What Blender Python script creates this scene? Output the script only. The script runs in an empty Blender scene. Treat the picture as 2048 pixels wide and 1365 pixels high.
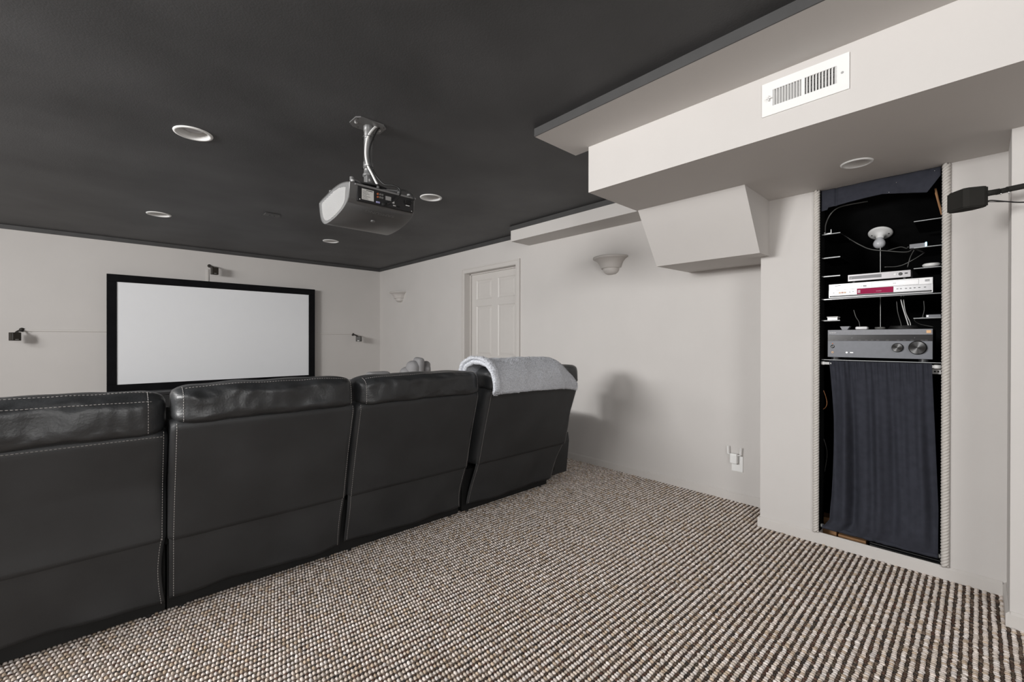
import bpy, bmesh, math, random
import numpy as np
from mathutils import Vector, Matrix, noise
S = bpy.context.scene
COL = S.collection
R = math.radians
random.seed(7)
rng = np.random.default_rng(7)

# ------------------------------------------------------------------ camera
cam_d = bpy.data.cameras.new('camera')
cam = bpy.data.objects.new('camera', cam_d)
COL.objects.link(cam)
cam_d.sensor_width = 36.0
cam_d.lens = 871.67 / 2048 * 36.0
cam_d.clip_start = 0.02
yaw, pitch, roll = R(42.9966), R(-0.1394), R(0.1035)
fw = Vector((math.sin(yaw) * math.cos(pitch), math.cos(yaw) * math.cos(pitch), math.sin(pitch)))
rt = Vector((math.cos(yaw), -math.sin(yaw), 0))
up = rt.cross(fw)
r2 = rt * math.cos(roll) + up * math.sin(roll)
u2 = -rt * math.sin(roll) + up * math.cos(roll)
m = Matrix((r2, u2, -fw)).transposed().to_4x4()
m.translation = Vector((0, 0, 1.2))
cam.matrix_world = m
S.camera = cam

# ------------------------------------------------------------------ light, exposure
S.view_settings.view_transform = 'Standard'
S.view_settings.look = 'None'
S.view_settings.gamma = 1.0
S.view_settings.use_curve_mapping = False
S.view_settings.exposure = 0.0
w = bpy.data.worlds.new('world'); S.world = w; w.use_nodes = True
w.node_tree.nodes['Background'].inputs[0].default_value = (1, 0.985, 0.97, 1)
w.node_tree.nodes['Background'].inputs[1].default_value = 0.05

def area(name, loc, target, sx, sy, power, color=(1, 0.992, 0.98)):
    l = bpy.data.lights.new(name, 'AREA'); l.shape = 'RECTANGLE'
    l.size = sx; l.size_y = sy; l.energy = power; l.color = color
    o = bpy.data.objects.new(name, l); COL.objects.link(o)
    o.location = loc
    d = Vector(target) - Vector(loc)
    o.rotation_euler = d.to_track_quat('-Z', 'Y').to_euler()
    return o
LIGHTS = [  # unseen area lights, added and balanced to brighten the room
 ('side_key_light', (-3.4, 2.6, 2.0), (3.4, 1.8, 1.2), 1.4, 0.5, 206),  # unseen area light, stands in for light arriving from the left
 ('left_rear_fill', (-3.4, -0.6, 1.7), (3.4, 0.6, 1.2), 1.2, 0.8, 14),  # added fill for the niche wall
 ('rear_high_fill', (-0.3, -1.6, 2.15), (1.3, 3.0, 0.4), 1.4, 0.8, 46),  # added fill behind the camera for carpet and sofa
 ('rear_low_fill', (-1.2, -2.6, 1.2), (1.0, 3, 1.0), 1.2, 1.2, 18),  # added low fill for the sofa backs
 ('side_high_fill', (-2.6, 4.4, 2.15), (2.6, 4.6, 0.6), 1.4, 0.3, 34),  # added fill for the screen end of the room
 ('near_side_fill', (-1.8, 1.6, 2.25), (1.4, 2.2, 0.0), 1.0, 0.6, 30),  # added downward fill, no lamp modelled there
]
for L_ in LIGHTS: area(*L_)

# ------------------------------------------------------------------ materials
def mat(name, color, rough=0.6, metal=0.0, var=0.0, vscale=8.0, bump=0.0, bscale=60.0, spec=0.5, emit=None, sheen=0.0, coords='Object', detail=4.0, color2=None):
    m = bpy.data.materials.new(name); m.use_nodes = True
    nt = m.node_tree; b = nt.nodes['Principled BSDF']
    b.inputs['Base Color'].default_value = (*color, 1)
    b.inputs['Roughness'].default_value = rough
    b.inputs['Metallic'].default_value = metal
    b.inputs['Specular IOR Level'].default_value = spec
    if sheen:
        b.inputs['Sheen Weight'].default_value = sheen
    tc = nt.nodes.new('ShaderNodeTexCoord')
    if var or color2:
        n = nt.nodes.new('ShaderNodeTexNoise'); n.inputs['Scale'].default_value = vscale
        n.inputs['Detail'].default_value = detail
        nt.links.new(tc.outputs[coords], n.inputs['Vector'])
        mx = nt.nodes.new('ShaderNodeMix'); mx.data_type = 'RGBA'
        c2 = color2 if color2 else tuple(min(1, c * (1 + var)) for c in color)
        c1 = color if color2 else tuple(c * (1 - var) for c in color)
        mx.inputs[6].default_value = (*c1, 1); mx.inputs[7].default_value = (*c2, 1)
        rp = nt.nodes.new('ShaderNodeMapRange')
        rp.inputs[1].default_value = 0.3; rp.inputs[2].default_value = 0.7
        nt.links.new(n.outputs[0], rp.inputs[0]); nt.links.new(rp.outputs[0], mx.inputs[0])
        nt.links.new(mx.outputs[2], b.inputs['Base Color'])
    if bump:
        n2 = nt.nodes.new('ShaderNodeTexNoise'); n2.inputs['Scale'].default_value = bscale
        n2.inputs['Detail'].default_value = 5
        nt.links.new(tc.outputs[coords], n2.inputs['Vector'])
        bp = nt.nodes.new('ShaderNodeBump'); bp.inputs['Strength'].default_value = bump
        bp.inputs['Distance'].default_value = 0.01
        nt.links.new(n2.outputs[0], bp.inputs['Height']); nt.links.new(bp.outputs[0], b.inputs['Normal'])
    if emit:
        b.inputs['Emission Color'].default_value = (*emit[0], 1); b.inputs['Emission Strength'].default_value = emit[1]
    return m
M = {}
M['wall'] = mat('wall_paint', (0.60, 0.576, 0.556), 0.62, var=0.015, vscale=3, bump=0.03, bscale=180, spec=0.3)
M['trimw'] = mat('trim_paint', (0.60, 0.573, 0.548), 0.45, var=0.01, bump=0.01, bscale=60)
M['ceil'] = mat('ceiling_paint', (0.063, 0.0642, 0.067), 0.58, var=0.30, vscale=1.7, bump=0.08, bscale=140, detail=9)
M['band'] = mat('dark_band_paint', (0.055, 0.054, 0.054), 0.5, var=0.1)
M['white'] = mat('white_enamel', (0.82, 0.82, 0.81), 0.35, var=0.01)
M['canw'] = mat('can_white', (0.80, 0.80, 0.79), 0.4, var=0.01)
M['bulb'] = mat('bulb_glass', (0.62, 0.63, 0.66), 0.25, var=0.02)
M['plaster'] = mat('sconce_plaster', (0.56, 0.53, 0.505), 0.6, var=0.02, bump=0.02)
M['screen'] = mat('screen_fabric', (0.84, 0.85, 0.87), 0.85, var=0.004, spec=0.1)
M['velvet'] = mat('black_velvet', (0.007, 0.007, 0.008), 0.9, var=0.2, spec=0.1, sheen=0.0)
M['bronze'] = mat('bronze_plastic', (0.020, 0.016, 0.011), 0.45, var=0.1)
M['leather'] = mat('charcoal_leather', (0.026, 0.0272, 0.0288), 0.40, var=0.22, vscale=6, bump=0.12, bscale=110, spec=0.5, detail=6)
M['leatherback'] = mat('charcoal_back_vinyl', (0.028, 0.0293, 0.031), 0.50, var=0.2, vscale=4, bump=0.10, bscale=160, spec=0.45, detail=6)
M['thread'] = mat('grey_thread', (0.42, 0.40, 0.385), 0.7, var=0.1, vscale=90)
M['blackm'] = mat('black_satin', (0.010, 0.010, 0.011), 0.5, var=0.1)
M['blackmatte'] = mat('niche_black', (0.006, 0.0062, 0.0065), 0.95, var=0.3, spec=0.05)
M['navy'] = mat('navy_cloth', (0.034, 0.036, 0.047), 0.92, var=0.12, vscale=30, bump=0.15, bscale=420, spec=0.15)
M['rope'] = mat('rope_paint', (0.58, 0.55, 0.515), 0.6, var=0.04, vscale=60, bump=0.15, bscale=260)
M['fur'] = mat('grey_sherpa', (0.60, 0.615, 0.655), 0.95, var=0.22, vscale=120, bump=0.6, bscale=140, spec=0.1)
M['tuft'] = mat('grey_sherpa_tufts', (0.72, 0.735, 0.78), 0.95, var=0.2, vscale=150, spec=0.1)
M['recl'] = mat('light_grey_upholstery', (0.29, 0.285, 0.29), 0.7, var=0.08, vscale=7, bump=0.5, bscale=22)
M['projb'] = mat('projector_shell', (0.11, 0.11, 0.11), 0.28, var=0.03)
M['projt'] = mat('projector_lettering', (0.20, 0.20, 0.20), 0.3, var=0.03)
M['projl'] = mat('projector_side', (0.19, 0.19, 0.19), 0.4, var=0.03)
M['grille'] = mat('white_grille', (0.72, 0.72, 0.72), 0.5, var=0.02)
M['dark'] = mat('dark_plastic', (0.014, 0.014, 0.015), 0.4, var=0.1)
M['spk'] = mat('matte_speaker_black', (0.022, 0.021, 0.019), 0.85, var=0.1, spec=0.15)
M['black'] = mat('deep_black', (0.004, 0.004, 0.004), 0.8, var=0.1)
M['pole'] = mat('grey_pole', (0.16, 0.16, 0.16), 0.4, var=0.1, metal=0.2)
M['chrome'] = mat('bright_metal', (0.75, 0.75, 0.75), 0.25, metal=0.9, var=0.02)
M['steel'] = mat('galvanised_steel', (0.5, 0.5, 0.5), 0.4, metal=0.7, var=0.1, vscale=40)
M['cablew'] = mat('white_cable', (0.75, 0.75, 0.74), 0.45, var=0.03)
M['cableb'] = mat('black_cable', (0.012, 0.012, 0.012), 0.45, var=0.1)
M['cableg'] = mat('grey_cable', (0.12, 0.12, 0.115), 0.5, var=0.1)
M['label'] = mat('label_paper', (0.62, 0.62, 0.60), 0.6, var=0.04, vscale=60)
M['silver'] = mat('silver_plastic', (0.80, 0.80, 0.81), 0.32, var=0.02, metal=0.1)
M['silverd'] = mat('silver_plastic_lower', (0.50, 0.50, 0.51), 0.3, var=0.05, metal=0.3)
M['dvd'] = mat('dvd_silver', (0.34, 0.33, 0.34), 0.35, var=0.03, metal=0.3)
M['dvdd'] = mat('dvd_tray_grey', (0.16, 0.16, 0.17), 0.4, var=0.03)
M['red'] = mat('red_display_window', (0.33, 0.014, 0.07), 0.6, var=0.05, spec=0.12)
M['recvt'] = mat('brushed_grey', (0.20, 0.205, 0.225), 0.45, var=0.05, vscale=50)
M['recvb'] = mat('brushed_grey_lower', (0.155, 0.163, 0.185), 0.45, var=0.05, vscale=50)
M['recvd'] = mat('display_strip', (0.016, 0.015, 0.017), 0.2, var=0.05)
M['knob'] = mat('knob_black', (0.06, 0.06, 0.06), 0.3, metal=0.7)
kn = M['knob'].node_tree; kb = kn.nodes['Principled BSDF']
kb.inputs['Metallic'].default_value = 0.9; kb.inputs['Roughness'].default_value = 0.32; kb.inputs['Anisotropic'].default_value = 0.9
tg = kn.nodes.new('ShaderNodeTangent'); tg.direction_type = 'RADIAL'; tg.axis = 'X'; kn.links.new(tg.outputs[0], kb.inputs['Tangent'])
M['gold'] = mat('gold_badge', (0.75, 0.45, 0.22), 0.4, var=0.03)
M['orange'] = mat('orange_jack', (0.55, 0.16, 0.06), 0.5, var=0.03)
M['blue'] = mat('blue_light', (0.1, 0.6, 1.0), 0.5, emit=((0.35, 0.85, 1.0), 7.0))
M['wood'] = mat('raw_pine', (0.36, 0.19, 0.085), 0.7, var=0.15, vscale=12)
M['copper'] = mat('copper_wire', (0.55, 0.24, 0.10), 0.4, metal=0.4, var=0.05)
M['glassedge'] = mat('shelf_edge', (0.45, 0.47, 0.48), 0.3, var=0.05)
M['shelf'] = mat('black_shelf_glass', (0.008, 0.008, 0.009), 0.15, var=0.05)
M['ink'] = mat('white_print', (0.75, 0.75, 0.75), 0.5, var=0.01)
M['inkd'] = mat('dark_print', (0.06, 0.06, 0.06), 0.5, var=0.01)
M['inkb'] = mat('pale_blue_print', (0.45, 0.52, 0.68), 0.5, var=0.01)
M['vga'] = mat('violet_socket', (0.32, 0.32, 0.55), 0.5, var=0.02)

def carpet_base():
    m = bpy.data.materials.new('carpet_ground'); m.use_nodes = True
    nt = m.node_tree; b = nt.nodes['Principled BSDF']; b.inputs['Roughness'].default_value = 0.95
    b.inputs['Specular IOR Level'].default_value = 0.1
    tc = nt.nodes.new('ShaderNodeTexCoord')
    sx = nt.nodes.new('ShaderNodeSeparateXYZ'); nt.links.new(tc.outputs['Object'], sx.inputs[0])
    def mt(op, a, v=None, c=None):
        n = nt.nodes.new('ShaderNodeMath'); n.operation = op
        for i, q in enumerate((a, v, c)):
            if q is None: continue
            if isinstance(q, (int, float)): n.inputs[i].default_value = q
            else: nt.links.new(q, n.inputs[i])
        return n.outputs[0]
    ro = mt('SINE', mt('MULTIPLY', sx.outputs[1], 2 * math.pi / 0.0265))
    co = mt('SINE', mt('MULTIPLY', sx.outputs[0], 2 * math.pi / 0.014))
    h = mt('ADD', mt('MULTIPLY', ro, 0.35), mt('MULTIPLY', co, 0.15))
    n = nt.nodes.new('ShaderNodeTexNoise'); n.inputs['Scale'].default_value = 90; nt.links.new(tc.outputs['Object'], n.inputs['Vector'])
    f = mt('ADD', mt('ADD', h, 0.42), mt('MULTIPLY', mt('SUBTRACT', n.outputs[0], 0.5), 0.9))
    r = nt.nodes.new('ShaderNodeValToRGB')
    r.color_ramp.elements[0].position = 0.15; r.color_ramp.elements[0].color = (0.055, 0.035, 0.027, 1)
    r.color_ramp.elements[1].position = 0.6; r.color_ramp.elements[1].color = (0.56, 0.50, 0.45, 1)
    nt.links.new(f, r.inputs[0]); nt.links.new(r.outputs[0], b.inputs['Base Color'])
    bp = nt.nodes.new('ShaderNodeBump'); bp.inputs['Distance'].default_value = 0.004; bp.inputs['Strength'].default_value = 0.5
    nt.links.new(h, bp.inputs['Height']); nt.links.new(bp.outputs[0], b.inputs['Normal'])
    return m
def attr_mat(name, rough):
    m = bpy.data.materials.new(name); m.use_nodes = True
    nt = m.node_tree; b = nt.nodes['Principled BSDF']; b.inputs['Roughness'].default_value = rough
    b.inputs['Specular IOR Level'].default_value = 0.1
    a = nt.nodes.new('ShaderNodeVertexColor'); a.layer_name = 'yarn'
    tc = nt.nodes.new('ShaderNodeTexCoord'); n = nt.nodes.new('ShaderNodeTexNoise'); n.inputs['Scale'].default_value = 500
    nt.links.new(tc.outputs['Object'], n.inputs['Vector'])
    mr = nt.nodes.new('ShaderNodeMapRange'); mr.inputs[1].default_value = .3; mr.inputs[2].default_value = .7; mr.inputs[3].default_value = .75; mr.inputs[4].default_value = 1.2
    nt.links.new(n.outputs[0], mr.inputs[0])
    mx = nt.nodes.new('ShaderNodeVectorMath'); mx.operation = 'SCALE'
    nt.links.new(a.outputs[0], mx.inputs[0]); nt.links.new(mr.outputs[0], mx.inputs['Scale'])
    nt.links.new(mx.outputs[0], b.inputs['Base Color'])
    return m
M['carpet'] = carpet_base()
M['yarn'] = attr_mat('carpet_yarn', 0.95)

# ------------------------------------------------------------------ helpers
def link(name, me, material, parent=None, smooth=False, loc=None):
    if smooth:
        me.polygons.foreach_set('use_smooth', [True] * len(me.polygons))
    if material is not None: me.materials.append(M[material] if isinstance(material, str) else material)
    o = bpy.data.objects.new(name, me); COL.objects.link(o)
    if parent is not None:
        o.parent = parent
        o.matrix_parent_inverse = Matrix.Translation(-Vector(parent.location))
    return o
def finish(name, bm, material, parent=None, smooth=False):
    bmesh.ops.recalc_face_normals(bm, faces=bm.faces[:])
    me = bpy.data.meshes.new(name); bm.to_mesh(me); bm.free()
    return link(name, me, material, parent, smooth)
def tag(o, label, cat, group=None):
    o['label'] = label; o['category'] = cat
    if group: o['group'] = group
    return o
def struct(o): o['kind'] = 'structure'; return o
def thing(name, label, cat, loc, group=None):
    o = bpy.data.objects.new(name, None); COL.objects.link(o); o.location = loc
    o.empty_display_size = 0.05
    return tag(o, label, cat, group)
def BM(): return bmesh.new()
def bx(bm, x0, x1, y0, y1, z0, z1, bev=0.0, seg=2, rot=None, piv=None):
    r = bmesh.ops.create_cube(bm, size=1.0)
    vs = r['verts']
    for v in vs:
        v.co = Vector(((x0 + x1) / 2 + v.co.x * (x1 - x0), (y0 + y1) / 2 + v.co.y * (y1 - y0), (z0 + z1) / 2 + v.co.z * (z1 - z0)))
    es = list({e for v in vs for e in v.link_edges})
    if bev > 0:
        rr = bmesh.ops.bevel(bm, geom=es, offset=bev, segments=seg, affect='EDGES', profile=0.5)
        vs = list({v for f in rr['faces'] for v in f.verts} | {v for v in vs if v.is_valid})
        allv = set(); st = [vs[0]]
        while st:
            q = st.pop()
            if q in allv: continue
            allv.add(q); st += [e.other_vert(q) for e in q.link_edges]
        vs = list(allv)
    if rot is not None:
        bmesh.ops.rotate(bm, verts=vs, cent=piv or Vector(((x0 + x1) / 2, (y0 + y1) / 2, (z0 + z1) / 2)), matrix=rot)
    return vs
def box(name, x0, x1, y0, y1, z0, z1, material, parent=None, bev=0.0, rot=None, piv=None, smooth=False):
    bm = BM(); bx(bm, x0, x1, y0, y1, z0, z1, bev, 2, rot, piv)
    return finish(name, bm, material, parent, smooth)
def frames(pts):
    pts = [Vector(p) for p in pts]; out = []
    t = (pts[1] - pts[0]).normalized()
    a = Vector((0, 0, 1)) if abs(t.z) < 0.9 else Vector((1, 0, 0))
    n = (a - t * a.dot(t)).normalized()
    for i, p in enumerate(pts):
        if i == 0: t = pts[1] - pts[0]
        elif i == len(pts) - 1: t = pts[-1] - pts[-2]
        else: t = pts[i + 1] - pts[i - 1]
        t.normalize(); n = (n - t * n.dot(t))
        n = n.normalized() if n.length > 1e-6 else Vector((1, 0, 0))
        out.append((p, t.copy(), n.copy(), t.cross(n)))
    return out
def tube(bm, pts, r, seg=8, caps=True):
    rings = []
    for i, (p, t, n, b) in enumerate(frames(pts)):
        rr = r[i] if isinstance(r, (list, tuple)) else r
        rings.append([bm.verts.new(p + (n * math.cos(2 * math.pi * k / seg) + b * math.sin(2 * math.pi * k / seg)) * rr) for k in range(seg)])
    for a, c in zip(rings, rings[1:]):
        for k in range(seg):
            bm.faces.new((a[k], a[(k + 1) % seg], c[(k + 1) % seg], c[k]))
    if caps:
        bm.faces.new(rings[0][::-1]); bm.faces.new(rings[-1])
def smooth_path(pts, n=8):
    P = [Vector(p) for p in pts]; P = [P[0] * 2 - P[1]] + P + [P[-1] * 2 - P[-2]]
    out = []
    for i in range(1, len(P) - 2):
        for k in range(n):
            t = k / n
            out.append(0.5 * ((2 * P[i]) + (-P[i - 1] + P[i + 1]) * t + (2 * P[i - 1] - 5 * P[i] + 4 * P[i + 1] - P[i + 2]) * t * t + (-P[i - 1] + 3 * P[i] - 3 * P[i + 1] + P[i + 2]) * t ** 3))
    out.append(P[-2]); return out
def cable(name, pts, r, material, parent=None, seg=6, n=8):
    bm = BM(); tube(bm, smooth_path(pts, n), r, seg)
    return finish(name, bm, material, parent, True)
def lathe(bm, prof, org, axis=(0, 0, 1), seg=32, a0=0, a1=2 * math.pi, xdir=None):
    ax = Vector(axis).normalized()
    xd = Vector(xdir) if xdir else (Vector((1, 0, 0)) if abs(ax.x) < 0.9 else Vector((0, 1, 0)))
    xd = (xd - ax * xd.dot(ax)).normalized(); yd = ax.cross(xd); org = Vector(org)
    full = abs(a1 - a0 - 2 * math.pi) < 1e-6
    cnt = seg if full else seg + 1
    rings = []
    for r, h in prof:
        if r < 1e-6: rings.append([bm.verts.new(org + ax * h)])
        else:
            rings.append([bm.verts.new(org + ax * h + (xd * math.cos(a0 + (a1 - a0) * k / seg) + yd * math.sin(a0 + (a1 - a0) * k / seg)) * r) for k in range(cnt)])
    for a, c in zip(rings, rings[1:]):
        for k in range(seg):
            k2 = (k + 1) % cnt
            if len(a) == 1 and len(c) == 1: continue
            if len(a) == 1: bm.faces.new((a[0], c[k2], c[k]))
            elif len(c) == 1: bm.faces.new((a[k], a[k2], c[0]))
            else: bm.faces.new((a[k], a[k2], c[k2], c[k]))
def gridmesh(name, fn, nu, nv, material, parent=None, closed_u=False, closed_v=False, smooth=True, solid=0.0, caps=False):
    vs = []
    for i in range(nu):
        for j in range(nv):
            vs.append(tuple(fn(i / (nu - (0 if closed_u else 1)), j / (nv - (0 if closed_v else 1)))))
    fs = []
    for i in range(nu if closed_u else nu - 1):
        for j in range(nv if closed_v else nv - 1):
            i2 = (i + 1) % nu; j2 = (j + 1) % nv
            fs.append((i * nv + j, i2 * nv + j, i2 * nv + j2, i * nv + j2))
    if caps:
        fs.append(tuple(range(nv))[::-1]); fs.append(tuple((nu - 1) * nv + j for j in range(nv)))
    me = bpy.data.meshes.new(name); me.from_pydata(vs, [], fs)
    b = BM(); b.from_mesh(me); bmesh.ops.recalc_face_normals(b, faces=b.faces[:]); b.to_mesh(me); b.free()
    o = link(name, me, material, parent, smooth)
    if solid:
        md = o.modifiers.new('thickness', 'SOLIDIFY'); md.thickness = solid; md.offset = 0
    return o
def prism(bm, poly, axis, a0, a1):
    """poly of 2-D points extruded along axis ('X': points are y,z; 'Y': x,z; 'Z': x,y)"""
    def mk(p, a):
        return {'X': (a, p[0], p[1]), 'Y': (p[0], a, p[1]), 'Z': (p[0], p[1], a)}[axis]
    A = [bm.verts.new(mk(p, a0)) for p in poly]; B = [bm.verts.new(mk(p, a1)) for p in poly]
    bm.faces.new(A[::-1]); bm.faces.new(B)
    for k in range(len(poly)):
        k2 = (k + 1) % len(poly); bm.faces.new((A[k], A[k2], B[k2], B[k]))
def text(name, s, org, xdir, updir, height, material, parent=None, depth=0.0004, align='LEFT', width=None):
    cu = bpy.data.curves.new('tmp', 'FONT'); cu.body = s; cu.size = 1.0; cu.extrude = 0.0; cu.align_x = align
    o = bpy.data.objects.new('tmp', cu)
    COL.objects.link(o)
    dg = bpy.context.evaluated_depsgraph_get()
    me = bpy.data.meshes.new_from_object(o.evaluated_get(dg))
    bpy.data.objects.remove(o)
    xs = [v.co.x for v in me.vertices]; ys = [v.co.y for v in me.vertices]
    hh = max(ys) - min(ys); x0 = min(xs)
    sc = height / hh; scx = width / (max(xs) - x0) if width else sc
    X = Vector(xdir).normalized(); U = Vector(updir).normalized(); N = X.cross(U)
    cx = (max(xs) + x0) / 2 if align == 'CENTER' else x0
    for v in me.vertices:
        v.co = Vector(org) + X * ((v.co.x - cx) * scx) + U * ((v.co.y - min(ys)) * sc) + N * depth
    me.name = name
    return link(name, me, material, parent)
def bool_panel_with_holes(bm, xs, ys, holes, z, seg=32):
    """horizontal face sheet tiled by xs*ys; cells listed in holes {(i,j):(cx,cy,r)} get round openings"""
    for i in range(len(xs) - 1):
        for j in range(len(ys) - 1):
            x0, x1, y0, y1 = xs[i], xs[i + 1], ys[j], ys[j + 1]
            if (i, j) not in holes:
                bm.faces.new([bm.verts.new(p) for p in ((x0, y0, z), (x1, y0, z), (x1, y1, z), (x0, y1, z))]); continue
            cx, cy, r = holes[(i, j)]
            inn, out = [], []
            for k in range(seg):
                a = math.pi / 4 + 2 * math.pi * k / seg
                c, s = math.cos(a), math.sin(a)
                inn.append(bm.verts.new((cx + r * c, cy + r * s, z)))
                t = min(((x1 - cx) if c > 0 else (cx - x0)) / max(abs(c), 1e-9), ((y1 - cy) if s > 0 else (cy - y0)) / max(abs(s), 1e-9))
                out.append(bm.verts.new((cx + t * c, cy + t * s, z)))
                if k % (seg // 4) == 0: out[-1].co = (x1 if c > 0 else x0, y1 if s > 0 else y0, z)
            for k in range(seg):
                k2 = (k + 1) % seg
                bm.faces.new((inn[k], out[k], out[k2], inn[k2]))

# ------------------------------------------------------------------ room shell
XM, XN, XP, YF, XL, YB = 3.431, 3.0825, 2.77, 6.994, -3.6, -3.0
ZC, ZT, ZS = 2.404, 2.359, 2.086
YN1, YN0 = 0.96, -0.09
OY0, OY1 = 0.128, 0.645          # niche opening
DY0, DY1, DZ = 3.606, 4.57, 2.06  # doorway
fl = struct(box('floor', XL - .1, 4.3, YB - .1, YF + .1, -0.1, 0.0, 'carpet'))
CANS = [(0.375, 3.135), (0.375, 5.385), (2.012, 3.165), (2.012, 5.405)]
bm = BM()
hw = 0.12
xs = sorted([XL - .1, 0.375 - hw, 0.375 + hw, 2.012 - hw, 2.012 + hw, XM + .1])
ys = sorted([YB - .1, 3.15 - hw, 3.15 + hw, 5.395 - hw, 5.395 + hw, YF + .1])
bool_panel_with_holes(bm, xs, ys, {(1, 1): (*CANS[0], .078), (1, 3): (*CANS[1], .078), (3, 1): (*CANS[2], .078), (3, 3): (*CANS[3], .078)}, ZC)
bx(bm, XL - .1, XM + .1, YB - .1, YF + .1, ZC + .13, ZC + .2)
struct(finish('ceiling', bm, 'ceil'))
struct(box('wall_front', XL - .1, XM + .1, YF, YF + .1, 0, ZC, 'wall'))
struct(box('wall_left', XL - .1, XL, YB, YF, 0, ZC, 'wall'))
struct(box('wall_back', XL - .1, 4.3, YB - .1, YB, 0, ZC, 'wall'))
bm = BM()
bx(bm, XM, XM + .1, YN1, DY0, 0, ZC); bx(bm, XM, XM + .1, DY1, YF, 0, ZC); bx(bm, XM, XM + .1, DY0, DY1, DZ, ZC)
struct(finish('wall_right', bm, 'wall'))
bm = BM()
bx(bm, XN, XN + .10, OY1, YN1, 0, ZC); bx(bm, XN, XN + .10, YN0, OY0, 0, ZC); bx(bm, XN, XN + .008, OY0, OY1, 0, .066)
bx(bm, XN + .10, XM + .1, YN1 - .08, YN1, 0, ZC)
struct(finish('wall_niche', bm, 'wall'))
bm = BM(); bx(bm, XP, XP + .8, YB, YN0, 0, ZC)
struct(finish('wall_corner', bm, 'wall'))
# niche interior lining
bm = BM()
bx(bm, XN + .9, XN + .95, YN0, YN1 - .08, 0, ZC)
bx(bm, XN + .10, XN + .9, OY1 + .10, OY1 + .13, 0, ZC)
bx(bm, XN + .10, XN + .9, OY0 - .10, OY0 - .07, 0, ZC)
bx(bm, XN + .101, XN + .104, OY1 + .001, OY1 + .10, 0, ZC); bx(bm, XN + .101, XN + .104, OY0 - .07, OY0 - .001, 0, ZC)
bx(bm, XN + .003, XN + .101, OY1 - .004, OY1 + .001, .07, ZS); bx(bm, XN + .003, XN + .101, OY0 - .001, OY0 + .004, .07, ZS)
bx(bm, XN + .10, XN + .9, OY0 - .07, OY1 + .10, 0.001, .006); bx(bm, XN + .0081, XN + .10, OY0 + .001, OY1 - .001, 0.001, .006)
bx(bm, XN + .0081, XN + .012, OY0 + .001, OY1 - .001, 0.001, .064)
struct(finish('wall_niche_lining', bm, 'blackmatte'))
bm = BM()
prism(bm, [(XN + .02, 2.115), (XN + .415, 1.872), (XN + .9, 1.50), (XN + .9, 1.60), (XN + .02, 2.17)], 'Y', OY0 - .07, OY1 + .10)
struct(finish('ceiling_niche', bm, 'blackmatte'))

# lower soffit with duct box (one hollow shell), with an opening for the register and a hole for the can light
VY0, VY1, VZ0, VZ1 = 0.352, 0.652, 2.185, 2.320
XB, YE = 2.12, 1.603
bm = BM()
bool_panel_with_holes(bm, [XB, 2.737 - hw, 2.737 + hw, XM + .05], [YB, .42 - hw, .42 + hw, YE], {(1, 1): (2.737, .42, .052)}, ZS)
oy0, oy1, oz0, oz1 = VY0 + .012, VY1 - .012, VZ0 + .012, VZ1 - .012
def quad(bm, *p): bm.faces.new([bm.verts.new(q) for q in p])
for (a, b, c, d) in ((YB, oy0, ZS, ZT + .01), (oy1, YE, ZS, ZT + .01), (oy0, oy1, ZS, oz0), (oy0, oy1, oz1, ZT + .01)):
    quad(bm, (XB, a, c), (XB, b, c), (XB, b, d), (XB, a, d))
quad(bm, (XB, YE, ZS), (XM + .05, YE, ZS), (XM + .05, YE, ZC), (XB, YE, ZC))
for p in (((XB, oy0, oz0), (XB + .06, oy0, oz0), (XB + .06, oy0, oz1), (XB, oy0, oz1)), ((XB, oy1, oz0), (XB + .06, oy1, oz0), (XB + .06, oy1, oz1), (XB, oy1, oz1)),
          ((XB, oy0, oz0), (XB, oy1, oz0), (XB + .06, oy1, oz0), (XB + .06, oy0, oz0)), ((XB, oy0, oz1), (XB, oy1, oz1), (XB + .06, oy1, oz1), (XB + .06, oy0, oz1)),
          ((XB + .06, oy0, oz0), (XB + .06, oy1, oz0), (XB + .06, oy1, oz1), (XB + .06, oy0, oz1))):
    quad(bm, *p)
struct(finish('ceiling_soffit', bm, 'wall'))
# upper ledge above it
struct(box('ceiling_ledge', 1.792, 2.16, YB, 1.733, ZT, ZC + .01, 'wall'))
struct(box('trim_1', 1.786, 1.792, YB, 1.733, ZT, ZC, 'band'))
# small boxed duct running along the right wall
struct(box('ceiling_duct', 3.15, XM + .05, 1.6, 3.40, 2.246, ZC + .01, 'wall'))
struct(box('trim_2', 3.142, 3.15, 1.6, 3.408, ZT, ZC, 'band'))
# sloping chase between soffit and wall
bm = BM(); prism(bm, [(2.655, ZS + .02), (2.657, ZS), (2.9125, 1.733), (XM + .02, 1.745), (XM + .02, ZS + .02)], 'Y', .913, 1.592)
struct(finish('ceiling_chase', bm, 'wall'))
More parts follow.
